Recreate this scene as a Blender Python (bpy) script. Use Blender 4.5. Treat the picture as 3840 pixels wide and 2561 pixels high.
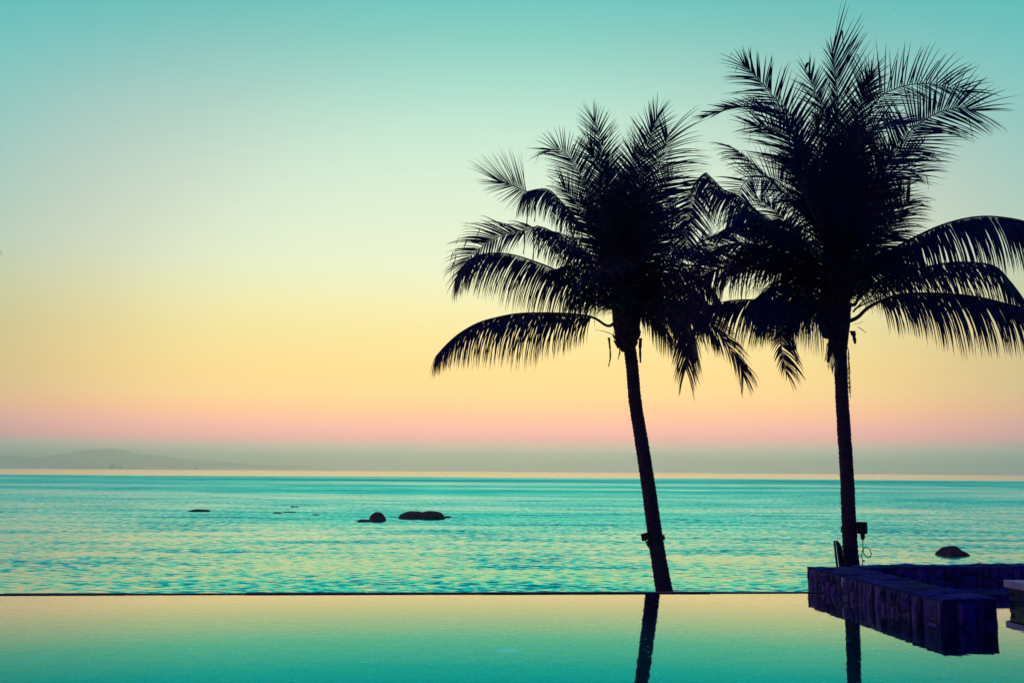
import bpy, bmesh, math, random
from mathutils import Vector, Matrix, noise

R = math.radians
random.seed(7)
for o in list(bpy.data.objects):
    bpy.data.objects.remove(o)
scene = bpy.context.scene
COL = scene.collection

# ------------------------------------------------------------------ camera
W0, H0, FPX = 3840.0, 2561.0, 3733.0          # photograph size, focal length in its pixels (35 mm lens)
EYE = Vector((0, 0, 1.6))                      # eye height above the pool water (z = 0)
PITCH, ROLL = R(7.28), R(0.36)
SEA_Z = -2.5
cam = bpy.data.cameras.new('camera')
cam.lens = 35.0; cam.sensor_width = 36.0; cam.sensor_fit = 'HORIZONTAL'
cam.clip_start = 0.1; cam.clip_end = 60000
camo = bpy.data.objects.new('camera', cam); COL.objects.link(camo)
CROT = Matrix.Rotation(R(90) + PITCH, 3, 'X') @ Matrix.Rotation(ROLL, 3, 'Z')
camo.matrix_world = Matrix.Translation(EYE) @ CROT.to_4x4()
scene.camera = camo

def ray(px, py):
    return (CROT @ Vector(((px - W0 / 2) / FPX, (H0 / 2 - py) / FPX, -1.0))).normalized()
def at(px, py, Y):                             # point of the sight line at a distance Y ahead
    d = ray(px, py); return EYE + d * (Y / d.y)
def on(px, py, z):                             # point of the sight line on a level z
    d = ray(px, py); return EYE + d * ((z - EYE.z) / d.z)

# ------------------------------------------------------------------ sky
def lin(c):
    return [((v / 255) / 12.92 if v / 255 <= 0.04045 else ((v / 255 + 0.055) / 1.055) ** 2.4) for v in c]
world = bpy.data.worlds.new('World'); scene.world = world; world.use_nodes = True
wn = world.node_tree.nodes; wl = world.node_tree.links; wn.clear()
SUN_AZ = ray(1900, 1300); SUN_AZ.z = 0; SUN_AZ.normalize()
FK = [(-1.0, (0, 0, 0)), (-0.2, (.01, .02, .02)), (0.3, (.04, .12, .13)), (0.6, (.10, .34, .36)), (0.8, (.30, .62, .64)), (.851, (.47, .645, .66)),
      (.868, (.56, .66, .67)), (.90, (.70, .73, .73)), (.955, (.92, .95, .95)), (1.0, (1, 1, 1))]
def fall(c):                                   # how the glow fades away from the sunset, per colour channel
    c = min(1.0, max(-1.0, c)); i = max(k for k in range(len(FK) - 1) if FK[k][0] <= c)
    x0, x1 = FK[i][0], FK[i + 1][0]; t = (c - x0) / (x1 - x0); out = []
    for ch in range(3):
        def slope(k):
            if k <= 0 or k >= len(FK) - 1: return (FK[min(k + 1, len(FK) - 1)][1][ch] - FK[max(k - 1, 0)][1][ch]) / (FK[min(k + 1, len(FK) - 1)][0] - FK[max(k - 1, 0)][0])
            d0 = (FK[k][1][ch] - FK[k - 1][1][ch]) / (FK[k][0] - FK[k - 1][0]); d1 = (FK[k + 1][1][ch] - FK[k][1][ch]) / (FK[k + 1][0] - FK[k][0])
            return 2 * d0 * d1 / (d0 + d1) if d0 * d1 > 0 else 0
        h = x1 - x0; y0, y1 = FK[i][1][ch], FK[i + 1][1][ch]; m0, m1 = slope(i) * h, slope(i + 1) * h
        out.append((2*t**3-3*t*t+1)*y0 + (t**3-2*t*t+t)*m0 + (3*t*t-2*t**3)*y1 + (t**3-t*t)*m1)
    return out
DARK0, DARK1 = (0.018, 0.011, 0.140), (0.002, 0.006, 0.260)     # dusk side: horizon, overhead
def dark(z):
    k = min(1, max(0, z / 0.5)); return [a + (b - a) * k for a, b in zip(DARK0, DARK1)]
ROWS = [
    (0, (116.0, 201.5, 195.2)), (120, (137.2, 208.1, 195.5)), (300, (171.5, 222.3, 206.0)), (480, (202.6, 235.6, 214.0)),
    (650, (222.5, 243.9, 218.3)), (820, (236.3, 249.0, 218.3)), (985, (248.7, 254.0, 214.8)), (1120, (261.6, 253.2, 190.6)),
    (1260, (275.0, 246.9, 160.8)), (1400, (293.2, 243.7, 144.7)), (1480, (306.0, 246.5, 149.1)), (1540, (331.3, 231.6, 156.9)),
    (1605, (347.4, 215.1, 197.3)), (1645, (365.0, 200.0, 208.0)), (1680, (315.0, 258.0, 242.0)), (1710, (268.0, 278.0, 254.0)),
    (1740, (235.0, 262.0, 238.0))]
stops = []
for y, c in ROWS:
    d = ray(1475, y); f = fall(d.dot(SUN_AZ)); dk = dark(d.z)
    stops.append((max(0, d.z), [max(0, (a - (1 - g) * b) / g) for a, b, g in zip(lin(c), dk, f)]))
stops.sort(key=lambda s: s[0])
stops += [(0.55, (0.06, 0.36, 0.40)), (0.75, (0.02, 0.16, 0.30)), (1.0, (0.01, 0.08, 0.24))]
tc = wn.new('ShaderNodeTexCoord'); sx = wn.new('ShaderNodeSeparateXYZ'); wl.new(tc.outputs['Generated'], sx.inputs[0])
rp = wn.new('ShaderNodeValToRGB'); wl.new(sx.outputs[2], rp.inputs[0]); e = rp.color_ramp.elements
e[0].position = stops[0][0]; e[0].color = (*stops[0][1], 1); e[1].position = stops[-1][0]; e[1].color = (*stops[-1][1], 1)
for p, c in stops[1:-1]: e.new(p).color = (*c, 1)
dk = wn.new('ShaderNodeMapRange'); dk.inputs[2].default_value = 0.5; wl.new(sx.outputs[2], dk.inputs[0])
dkm = wn.new('ShaderNodeMix'); dkm.data_type = 'RGBA'; wl.new(dk.outputs[0], dkm.inputs[0])
dkm.inputs[6].default_value = (*DARK0, 1); dkm.inputs[7].default_value = (*DARK1, 1)
dp = wn.new('ShaderNodeVectorMath'); dp.operation = 'DOT_PRODUCT'; wl.new(tc.outputs['Generated'], dp.inputs[0]); dp.inputs[1].default_value = SUN_AZ
mr = wn.new('ShaderNodeMapRange'); mr.inputs[1].default_value = -1; mr.inputs[2].default_value = 1; wl.new(dp.outputs['Value'], mr.inputs[0])
fr = wn.new('ShaderNodeValToRGB'); wl.new(mr.outputs[0], fr.inputs[0]); e = fr.color_ramp.elements
e[0].position = 0; e[0].color = (0, 0, 0, 1); e[1].position = 1; e[1].color = (1, 1, 1, 1)
for c in [-.6, -.2, .1, .3, .45, .6, .7] + [.76 + .0148 * i for i in range(16)]: e.new((c + 1) / 2).color = (*fall(c), 1)
def wv(op, a, b):
    q = wn.new('ShaderNodeVectorMath'); q.operation = op
    for i, x in enumerate((a, b)):
        if isinstance(x, tuple): q.inputs[i].default_value = x
        else: wl.new(x, q.inputs[i])
    return q.outputs[0]
skyc = wv('ADD', wv('MULTIPLY', rp.outputs[0], fr.outputs[0]), wv('MULTIPLY', dkm.outputs[2], wv('SUBTRACT', (1.0, 1.0, 1.0), fr.outputs[0])))
bg = wn.new('ShaderNodeBackground'); wl.new(skyc, bg.inputs[0]); bg.inputs[1].default_value = 1.0
ow = wn.new('ShaderNodeOutputWorld'); wl.new(bg.outputs[0], ow.inputs[0])

# the last warm afterglow from behind the camera's left shoulder
sun = bpy.data.lights.new('sun', 'SUN'); sun.energy = 0.20; sun.angle = R(25); sun.color = (1.0, 0.30, 0.48)
suno = bpy.data.objects.new('sun', sun); COL.objects.link(suno)
suno.rotation_euler = Vector((0.95, 0.28, -0.20)).to_track_quat('-Z', 'Y').to_euler()

scene.view_settings.view_transform = 'Standard'; scene.view_settings.look = 'None'
scene.view_settings.exposure = 0; scene.view_settings.gamma = 1; scene.view_settings.use_curve_mapping = False
scene.render.engine = 'CYCLES'
scene.cycles.use_denoising = True; scene.cycles.denoising_prefilter = 'ACCURATE'
scene.cycles.max_bounces = 14; scene.cycles.volume_bounces = 12; scene.cycles.transparent_max_bounces = 8
scene.cycles.caustics_refractive = True; scene.cycles.caustics_reflective = False

# ------------------------------------------------------------------ materials
def mat(name):
    m = bpy.data.materials.new(name); m.use_nodes = True
    return m, m.node_tree.nodes, m.node_tree.links, m.node_tree.nodes['Principled BSDF']
def node(n, t, **kw):
    a = n.new(t)
    for k, v in kw.items():
        if k.startswith('i'): a.inputs[int(k[1:])].default_value = v
        else: setattr(a, k, v)
    return a
def simple(name, c1, c2, scale, rough=0.6, bump=0.0, rnd=0.0, stretch=(1, 1, 1), detail=6, metallic=0, spec=0.25):
    m, n, l, p = mat(name)
    t = n.new('ShaderNodeTexCoord'); mp = n.new('ShaderNodeMapping'); mp.inputs[3].default_value = stretch
    l.new(t.outputs['Object'], mp.inputs[0])
    ns = node(n, 'ShaderNodeTexNoise'); ns.inputs['Scale'].default_value = scale; ns.inputs['Detail'].default_value = detail
    l.new(mp.outputs[0], ns.inputs['Vector'])
    r = n.new('ShaderNodeValToRGB'); l.new(ns.outputs[0], r.inputs[0])
    r.color_ramp.elements[0].position = 0.32; r.color_ramp.elements[0].color = (*c1, 1)
    r.color_ramp.elements[1].position = 0.68; r.color_ramp.elements[1].color = (*c2, 1)
    out = r.outputs[0]
    if rnd:
        oi = n.new('ShaderNodeObjectInfo'); h = n.new('ShaderNodeHueSaturation')
        a = node(n, 'ShaderNodeMapRange', i3=1 - rnd, i4=1 + rnd); l.new(oi.outputs['Random'], a.inputs[0]); l.new(a.outputs[0], h.inputs['Value'])
        b = node(n, 'ShaderNodeMapRange', i3=0.47, i4=0.53); l.new(oi.outputs['Random'], b.inputs[0]); l.new(b.outputs[0], h.inputs['Hue'])
        l.new(out, h.inputs['Color']); out = h.outputs[0]
    l.new(out, p.inputs['Base Color'])
    p.inputs['Specular IOR Level'].default_value = spec; p.inputs['Roughness'].default_value = rough; p.inputs['Metallic'].default_value = metallic
    if bump:
        b = node(n, 'ShaderNodeBump'); b.inputs['Strength'].default_value = 1; b.inputs['Distance'].default_value = bump
        l.new(ns.outputs[0], b.inputs['Height']); l.new(b.outputs[0], p.inputs['Normal'])
    return m

M = {}
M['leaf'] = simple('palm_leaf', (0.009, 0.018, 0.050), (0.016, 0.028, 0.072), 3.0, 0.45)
M['old_leaf'] = simple('old_palm_leaf', (0.055, 0.034, 0.016), (0.10, 0.058, 0.02), 5.0, 0.5)
M['rachis'] = simple('palm_rachis', (0.035, 0.030, 0.012), (0.075, 0.045, 0.015), 6.0, 0.5)
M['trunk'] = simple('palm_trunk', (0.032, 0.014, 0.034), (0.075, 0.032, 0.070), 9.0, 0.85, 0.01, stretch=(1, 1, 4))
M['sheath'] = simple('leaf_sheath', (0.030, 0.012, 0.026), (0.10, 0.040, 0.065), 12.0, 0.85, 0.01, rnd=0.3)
M['slate'] = simple('slate_stone', (0.034, 0.026, 0.11), (0.15, 0.105, 0.36), 11.0, 0.55, 0.015, rnd=0.60)
M['cap'] = simple('cap_stone', (0.030, 0.045, 0.16), (0.085, 0.11, 0.34), 7.0, 0.9, 0.03, rnd=0.45, spec=0.03)  # blue light of the overhead sky is put into the top stones' colour
M['mortar'] = simple('dark_mortar', (0.02, 0.02, 0.022), (0.05, 0.045, 0.05), 20, 0.9, 0.004)
M['rim'] = simple('wet_rim', (0.035, 0.035, 0.10), (0.06, 0.06, 0.15), 8, 0.8)
M['rock'] = simple('sea_rock', (0.11, 0.010, 0.024), (0.26, 0.030, 0.050), 2.2, 0.8, 0.05)
M['sand'] = simple('beach_sand', (0.25, 0.20, 0.14), (0.36, 0.29, 0.20), 4, 0.95, 0.01)
M['coping'] = simple('white_coping', (0.55, 0.55, 0.57), (0.72, 0.72, 0.73), 3, 0.6)
M['tile'] = simple('dark_tile', (0.04, 0.045, 0.07), (0.09, 0.10, 0.14), 10, 0.35, 0, rnd=0.3)
M['black'] = simple('black_metal', (0.012, 0.012, 0.014), (0.022, 0.022, 0.024), 10, 0.5)
M['wood'] = simple('weathered_wood', (0.10, 0.09, 0.09), (0.26, 0.24, 0.24), 14, 0.8, 0.003, stretch=(6, 6, 1))
M['feather'] = simple('dark_feathers', (0.015, 0.014, 0.016), (0.035, 0.032, 0.034), 60, 0.6)
M['hill'] = simple('far_forest', (0.045, 0.075, 0.055), (0.09, 0.12, 0.085), 0.01, 0.95)
M['hull'] = simple('ship_hull', (0.05, 0.05, 0.07), (0.08, 0.08, 0.10), 0.2, 0.6)
M['red'] = simple('red_ship_paint', (0.55, 0.10, 0.09), (0.7, 0.16, 0.13), 0.2, 0.6)
M['deck'] = simple('stone_deck', (0.28, 0.26, 0.25), (0.40, 0.37, 0.35), 3, 0.8)
M['drain'] = simple('pale_drain', (0.70, 0.82, 0.76), (0.78, 0.88, 0.82), 8, 0.5)

# pool floor: turquoise mosaic with scattered pale tiles
m, n, l, p = mat('pool_mosaic')
t = n.new('ShaderNodeTexCoord'); v = node(n, 'ShaderNodeVectorMath', operation='MULTIPLY'); v.inputs[1].default_value = (32, 32, 32); l.new(t.outputs['Object'], v.inputs[0])
fl = node(n, 'ShaderNodeVectorMath', operation='FLOOR'); l.new(v.outputs[0], fl.inputs[0])
wnz = node(n, 'ShaderNodeTexWhiteNoise'); l.new(fl.outputs[0], wnz.inputs[0])
gt = node(n, 'ShaderNodeMath', operation='GREATER_THAN'); gt.inputs[1].default_value = 0.988; l.new(wnz.outputs[0], gt.inputs[0])
ns = node(n, 'ShaderNodeTexNoise'); ns.inputs['Scale'].default_value = 0.35; l.new(t.outputs['Object'], ns.inputs['Vector'])
r = n.new('ShaderNodeValToRGB'); l.new(ns.outputs[0], r.inputs[0])
r.color_ramp.elements[0].position = .3; r.color_ramp.elements[0].color = (0.001, 0.030, 0.034, 1)
r.color_ramp.elements[1].position = .7; r.color_ramp.elements[1].color = (0.002, 0.050, 0.046, 1)
mxx = node(n, 'ShaderNodeMix', data_type='RGBA'); l.new(gt.outputs[0], mxx.inputs[0]); l.new(r.outputs[0], mxx.inputs[6]); mxx.inputs[7].default_value = (0.45, 0.9, 0.75, 1)
l.new(mxx.outputs[2], p.inputs['Base Color']); p.inputs['Roughness'].default_value = 0.6
M['mosaic'] = m

# pool water: refraction with a green absorption tint, teal painted into the mirror reflection
m, n, l, p = mat('pool_water'); n.remove(p); out = n['Material Output']
t = n.new('ShaderNodeTexCoord')
ns = node(n, 'ShaderNodeTexNoise'); ns.inputs['Scale'].default_value = 5.0; ns.inputs['Detail'].default_value = 3; l.new(t.outputs['Object'], ns.inputs['Vector'])
b = node(n, 'ShaderNodeBump'); b.inputs['Strength'].default_value = 1.0; b.inputs['Distance'].default_value = 0.0008; l.new(ns.outputs[0], b.inputs['Height'])
f = node(n, 'ShaderNodeFresnel'); f.inputs[0].default_value = 1.33; l.new(b.outputs[0], f.inputs[1])
def fresnel_tint(stops):                       # teal painted into the reflected light, whitening towards grazing
    r = n.new('ShaderNodeValToRGB'); l.new(f.outputs[0], r.inputs[0]); e = r.color_ramp.elements
    e[0].position = stops[0][0]; e[0].color = (*stops[0][1], 1); e[1].position = stops[-1][0]; e[1].color = (*stops[-1][1], 1)
    for p_, c in stops[1:-1]: e.new(p_).color = (*c, 1)
    return r.outputs[0]
rf = n.new('ShaderNodeBsdfRefraction'); rf.inputs['Color'].default_value = (0.40, 1.0, 0.93, 1); rf.inputs['IOR'].default_value = 1.33; rf.inputs['Roughness'].default_value = 0.0
gl = n.new('ShaderNodeBsdfGlossy'); gl.inputs['Roughness'].default_value = 0.0
l.new(fresnel_tint([(0, (0, .04, .08)), (.20, (0, .16, .24)), (.284, (0, .28, .36)), (.32, (.015, .37, .42)), (.37, (.11, .49, .50)), (.42, (.42, .60, .60)), (.47, (.74, .73, .77)), (1, (1, 1, 1))]), gl.inputs['Color'])
l.new(b.outputs[0], rf.inputs['Normal']); l.new(b.outputs[0], gl.inputs['Normal'])
ms = n.new('ShaderNodeAddShader'); l.new(rf.outputs[0], ms.inputs[0]); l.new(gl.outputs[0], ms.inputs[1]); l.new(ms.outputs[0], out.inputs[0])
M['pool'] = m

# sea: wind ripple over a dark blue body, teal painted into its reflection, calmer slicks far out
m, n, l, p = mat('sea_water'); n.remove(p); out = n['Material Output']
t = n.new('ShaderNodeTexCoord')
def layer(scale, stretch, detail, rough=0.55, rot=0.0, off=0.0):
    mp = n.new('ShaderNodeMapping'); mp.inputs[3].default_value = stretch; mp.inputs[2].default_value = (0, 0, rot); mp.inputs[1].default_value = (off, off, 0)
    l.new(t.outputs['Object'], mp.inputs[0])
    a = node(n, 'ShaderNodeTexNoise'); a.inputs['Scale'].default_value = scale; a.inputs['Detail'].default_value = detail; a.inputs['Roughness'].default_value = rough
    l.new(mp.outputs[0], a.inputs['Vector']); return a.outputs[0]
def math2(op, a, b_):
    q = node(n, 'ShaderNodeMath', operation=op)
    for i, x in enumerate((a, b_)):
        if isinstance(x, (int, float)): q.inputs[i].default_value = x
        else: l.new(x, q.inputs[i])
    return q.outputs[0]
def layerc(*a, **k):
    return layer(*a, **k).node.outputs['Color']
def vec(op, a, b_):
    q = node(n, 'ShaderNodeVectorMath', operation=op)
    for i, x in enumerate((a, b_)):
        if isinstance(x, (tuple, list)): q.inputs[i].default_value = x
        else: l.new(x, q.inputs[i])
    return q.outputs[0]
sxx = n.new('ShaderNodeSeparateXYZ'); l.new(t.outputs['Object'], sxx.inputs[0])
patch = layer(0.02, (0.25, 1.0, 1), 4, 0.6, 0.05, 3.1)
pm = node(n, 'ShaderNodeMapRange', i1=0.35, i2=0.65, i3=0.7, i4=1.25); l.new(patch, pm.inputs[0])
calm = node(n, 'ShaderNodeMapRange', i1=430.0, i2=520.0, i3=1.0, i4=0.22); l.new(sxx.outputs[1], calm.inputs[0])
glass_ = node(n, 'ShaderNodeMapRange', i1=1100.0, i2=1400.0, i3=1.0, i4=0.08); l.new(sxx.outputs[1], glass_.inputs[0])
st = math2('MULTIPLY', math2('MULTIPLY', calm.outputs[0], glass_.outputs[0]), pm.outputs[0])
def mrange(x, a0, a1, b0, b1, smooth=False):
    q = node(n, 'ShaderNodeMapRange', i1=a0, i2=a1, i3=b0, i4=b1)
    if smooth: q.interpolation_type = 'SMOOTHSTEP'
    l.new(x, q.inputs[0]); return q.outputs[0]
rip = layer(3.6, (0.46, 1.0, 1), 4, 0.62, 0.10)                    # short wind ripples
grp = layer(0.33, (0.30, 1.1, 1), 3, 0.55, -0.06, 7.3)              # sets of steeper wavelets
fine = layer(6.0, (0.5, 1.0, 1), 2, 0.5, 0.3, 2.0)
facev = mrange(math2('ADD', rip, math2('MULTIPLY', grp, 0.42)), 0.66, 0.92, 0.0, 1.0, True)
amp = mrange(sxx.outputs[1], 30.0, 140.0, 0.18, 0.15)
flat = math2('ADD', math2('ADD', mrange(sxx.outputs[1], 28.0, 75.0, 0.0, 0.072), mrange(sxx.outputs[1], 75.0, 130.0, 0.0, 0.035)), mrange(sxx.outputs[1], 130.0, 400.0, 0.0, 0.05))
ny = math2('ADD', math2('ADD', math2('MULTIPLY', facev, amp), flat), math2('MULTIPLY', math2('SUBTRACT', fine, 0.5), 0.10))
cb = n.new('ShaderNodeCombineXYZ'); l.new(math2('MULTIPLY', ny, -1.0), cb.inputs[1])
l.new(math2('MULTIPLY', math2('SUBTRACT', layer(3.0, (0.5, 1.0, 1), 3, 0.6, 0.4, 11.0), 0.5), 0.30), cb.inputs[0])
slope = cb.outputs[0]
sc_ = node(n, 'ShaderNodeVectorMath', operation='SCALE'); l.new(slope, sc_.inputs[0]); l.new(st, sc_.inputs['Scale'])
nrm = node(n, 'ShaderNodeVectorMath', operation='NORMALIZE'); l.new(vec('ADD', sc_.outputs[0], (0, 0, 1)), nrm.inputs[0])
f = node(n, 'ShaderNodeFresnel'); f.inputs[0].default_value = 1.33; l.new(nrm.outputs[0], f.inputs[1])
gl = n.new('ShaderNodeBsdfGlossy'); gl.inputs['Roughness'].default_value = 0.05; l.new(nrm.outputs[0], gl.inputs['Normal'])
l.new(fresnel_tint([(0, (0, .03, .10)), (.12, (0, .09, .24)), (.24, (0, .28, .42)), (.34, (0, .58, .55)), (.40, (.0, .72, .62)), (.44, (.20, .74, .66)), (.49, (.66, .76, .74)), (.75, (.80, .82, .84)), (1, (.95, .95, .95))]), gl.inputs['Color'])
df = n.new('ShaderNodeBsdfDiffuse'); df.inputs[0].default_value = (0.0, 0.03, 0.08, 1); l.new(nrm.outputs[0], df.inputs['Normal'])
ms = n.new('ShaderNodeAddShader'); l.new(df.outputs[0], ms.inputs[0]); l.new(gl.outputs[0], ms.inputs[1]); l.new(ms.outputs[0], out.inputs[0])
M['sea'] = m

# ------------------------------------------------------------------ mesh helpers
def link(name, verts, faces, material, parent=None, smooth=False):
    me = bpy.data.meshes.new(name); me.from_pydata([tuple(v) for v in verts], [], faces); me.update()
    if material: me.materials.append(M[material])
    if smooth: me.polygons.foreach_set('use_smooth', [True] * len(me.polygons))
    o = bpy.data.objects.new(name, me); COL.objects.link(o)
    if parent: o.parent = parent
    return o
def empty(name, loc):
    o = bpy.data.objects.new(name, None); o.location = loc; COL.objects.link(o)
    o.empty_display_size = 0.2; bpy.context.view_layer.update(); return o
def child(o, parent):                          # world-space mesh under an Empty placed at its base
    o.parent = parent; o.matrix_parent_inverse = Matrix.Translation(-Vector(parent.location)); return o
def tag(o, label=None, cat=None, group=None, kind=None):
    if label: o['label'] = label
    if cat: o['category'] = cat
    if group: o['group'] = group
    if kind: o['kind'] = kind
    return o
class MB:
    def __init__(s): s.v = []; s.f = []
    def add(s, vs, fs):
        k = len(s.v); s.v += [Vector(v) for v in vs]; s.f += [tuple(i + k for i in q) for q in fs]
    def box(s, a, b):
        x0, y0, z0 = a; x1, y1, z1 = b
        s.add([(x0,y0,z0),(x1,y0,z0),(x1,y1,z0),(x0,y1,z0),(x0,y0,z1),(x1,y0,z1),(x1,y1,z1),(x0,y1,z1)],
              [(3,2,1,0),(4,5,6,7),(0,1,5,4),(1,2,6,5),(2,3,7,6),(3,0,4,7)])
    def prism(s, poly, z0, z1):
        k = len(poly)
        s.add([(x, y, z0) for x, y in poly] + [(x, y, z1) for x, y in poly],
              [tuple(range(k))[::-1], tuple(range(k, 2 * k))] + [(i, (i + 1) % k, k + (i + 1) % k, k + i) for i in range(k)])
    def tube(s, pts, rad, sides=8, cap=True):
        pts = [Vector(p) for p in pts]; rings = []; prev = None
        for i, p in enumerate(pts):
            t = (pts[min(i + 1, len(pts) - 1)] - pts[max(i - 1, 0)]).normalized()
            if prev is None:
                u = t.cross(Vector((0, 1, 0)))
                if u.length < .2: u = t.cross(Vector((1, 0, 0)))
            else: u = prev - t * prev.dot(t)
            u.normalize(); prev = u; w = t.cross(u)
            r_ = rad[i] if isinstance(rad, (list, tuple)) else rad
            rings.append([p + (u * math.cos(a) + w * math.sin(a)) * r_ for a in [2 * math.pi * k / sides for k in range(sides)]])
        vs = [v for rg in rings for v in rg]; fs = []
        for i in range(len(rings) - 1):
            for k in range(sides):
                fs.append((i * sides + k, i * sides + (k + 1) % sides, (i + 1) * sides + (k + 1) % sides, (i + 1) * sides + k))
        if cap: fs += [tuple(range(sides))[::-1], tuple(range(len(vs) - sides, len(vs)))]
        s.add(vs, fs)
    def build(s, name, material, parent=None, smooth=False):
        o = link(name, s.v, s.f, material, None, smooth)
        if parent: child(o, parent)
        return o
def catmull(pts, k=8):
    P = [pts[0] * 2 - pts[1]] + list(pts) + [pts[-1] * 2 - pts[-2]]; out = []
    for i in range(1, len(P) - 2):
        p0, p1, p2, p3 = P[i - 1:i + 3]
        for j in range(k):
            t = j / k
            out.append(0.5 * ((2 * p1) + (p2 - p0) * t + (2 * p0 - 5 * p1 + 4 * p2 - p3) * t * t + (3 * p1 - p0 - 3 * p2 + p3) * t ** 3))
    out.append(P[-2].copy()); return out

# ------------------------------------------------------------------ setting: sea, beach, pool
def structure(o): o['kind'] = 'structure'; return o
structure(link('sea', [(-30000, 22, SEA_Z), (30000, 22, SEA_Z), (30000, 40000, SEA_Z), (-30000, 40000, SEA_Z)], [(0, 1, 2, 3)], 'sea'))

rimA, rimB = on(0, 2231, 0), on(3025, 2223, 0)
rdir = (rimB - rimA).normalized(); rnor = Vector((-rdir.y, rdir.x, 0))
rimL = rimA - rdir * 9.0
def Z4(x, y): return (2900 + .4145 * x, 1850 + .4145 * y)
WALL_H = 0.285
wl_far = on(3025, 2121, WALL_H); wl_near = on(*Z4(1525, 960), WALL_H)
wr_near = on(*Z4(2020, 945), WALL_H)
wl_far.z = wl_near.z = wr_near.z = 0
arm = (wl_far - wl_near).normalized(); wwid = (wr_near - wl_near)
wr_far = wr_near + arm * ((wl_far - wl_near).length - 0.1)
backdir = Vector((1, (on(3840, 2124, WALL_H) - on(3300, 2128, WALL_H)).normalized().y, 0)).normalized()
bk_front = on(*Z4(905, 672), WALL_H); bk_front.z = 0
print('wall', wl_near, wl_far, wr_near, bk_front, 'rim', rimA, rimB)

def ground_z(x, y):
    s = min(1, max(0, (y - 20.5) / 11)); z = -1.0 - 2.6 * s * s * (3 - 2 * s) - 0.02 * (y - 14)
    k = min(1, max(0, (x - (0.30 * y + 0.05)) / 0.4)); k = k * k * (3 - 2 * k)
    k *= 1 - min(1, max(0, (y - 17.0) / 1.6))
    return z * (1 - k) + (-0.03) * k
vs, fs = [], []
xs = [-60 + i * 2 for i in range(30)] + [i * 0.25 for i in range(0, 48)] + [12 + i * 2 for i in range(25)]
ys = [13.45 + i * 0.35 for i in range(62)]
for y in ys:
    for x in xs:
        yy = max(y, 15.0) if x > 4.6 and y < 15 else y
        vs.append((x, y, ground_z(x, y) + 0.03 * noise.noise(Vector((x * .7, y * .7, 0)))))
nx = len(xs)
for j in range(len(ys) - 1):
    for i in range(nx - 1):
        fs.append((j * nx + i, j * nx + i + 1, (j + 1) * nx + i + 1, (j + 1) * nx + i))
structure(link('beach', vs, fs, 'sand', smooth=True))

POOL_D = -1.3; PY0 = 2.2
bkA = bk_front - backdir * 1.4; bkB = bk_front + backdir * 6.5
rim_in = rimB + rdir * 0.55
water = [(rimL.x, rimL.y), (rim_in.x, rim_in.y), (bk_front.x + 0.05, bk_front.y + 0.02), (bkB.x, bkB.y + 0.02), (bkB.x, PY0), (rimL.x, PY0)]
structure(link('pool_water', [(x, y, 0) for x, y in water], [tuple(range(len(water)))[::-1]], 'pool'))
b_ = MB()
b_.add([(x * 1.0, y, POOL_D) for x, y in water], [tuple(range(len(water)))[::-1]])
structure(b_.build('pool_floor', 'mosaic'))
b_ = MB()
for (x0, y0), (x1, y1) in zip(water, water[1:] + water[:1]):
    b_.add([(x0, y0, POOL_D), (x1, y1, POOL_D), (x1, y1, -0.006), (x0, y0, -0.006)], [(0, 1, 2, 3)])
structure(b_.build('pool_sides', 'mosaic'))
# infinity rim: a narrow dark kerb in lengths
seg = 1.5; total = (rimB - rimL).length; k = 0; rim = empty('pool_rim', rimL); structure(rim)
while k * seg < total + 0.3:
    a = rimL + rdir * (k * seg + 0.0); c = rimL + rdir * min((k + 1) * seg + 0.0, total + 0.35)
    z1 = 0.010 + random.uniform(-.003, .004); wdt = 0.115 + random.uniform(-.02, .02)
    b_ = MB(); b_.prism([(a.x, a.y), (c.x, c.y), (c.x + rnor.x * wdt, c.y + rnor.y * wdt), (a.x + rnor.x * wdt, a.y + rnor.y * wdt)], -0.35, z1)
    b_.build('rim_block', 'rim', rim); k += 1
b_ = MB(); a = rimL + rnor * 0.03; c = rimB + rdir * 0.4 + rnor * 0.03
b_.prism([(a.x, a.y), (c.x, c.y), (c.x + rnor.x * .2, c.y + rnor.y * .2), (a.x + rnor.x * .2, a.y + rnor.y * .2)], -2.0, -0.36); b_.build('rim_wall', 'mortar', rim)
# deck under the photographer
b_ = MB(); b_.box((-25, -12, -1.6), (25, PY0 - 0.004, 0.06)); structure(b_.build('pool_deck', 'deck'))

# drains on the pool floor: follow the refracted sight line
def floor_pt(px, py):
    d = ray(px, py); q = on(px, py, 0); h = Vector((d.x, d.y, 0)); s_ = h.length / 1.33; h.normalize()
    return q + h * (-POOL_D * s_ / math.sqrt(1 - s_ * s_)) + Vector((0, 0, POOL_D))
for (px, py, lab) in ((1904, 2439, 'round pale drain cover on the pool floor, nearest the camera'),
                      (1548, 2272, 'faint round drain cover near the pool edge, centre of the picture'),
                      (143, 2276, 'faint drain cover near the pool edge at the far left')):
    q = floor_pt(px, py); e_ = empty('drain_cover', q); tag(e_, lab, 'drain cover', 'drain covers on the pool floor')
    b_ = MB(); b_.tube([q + Vector((0, 0, 0.004)), q + Vector((0, 0, .016))], 0.125, 28); b_.build('plate', 'drain', e_)
    for rr in (0.10, 0.065):
        b_ = MB(); pts = [q + Vector((rr * math.cos(a), rr * math.sin(a), 0.018)) for a in [i * math.pi / 14 for i in range(29)]]
        b_.tube(pts, 0.006, 5, False); b_.build('grille_ring', 'coping', e_)

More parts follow.
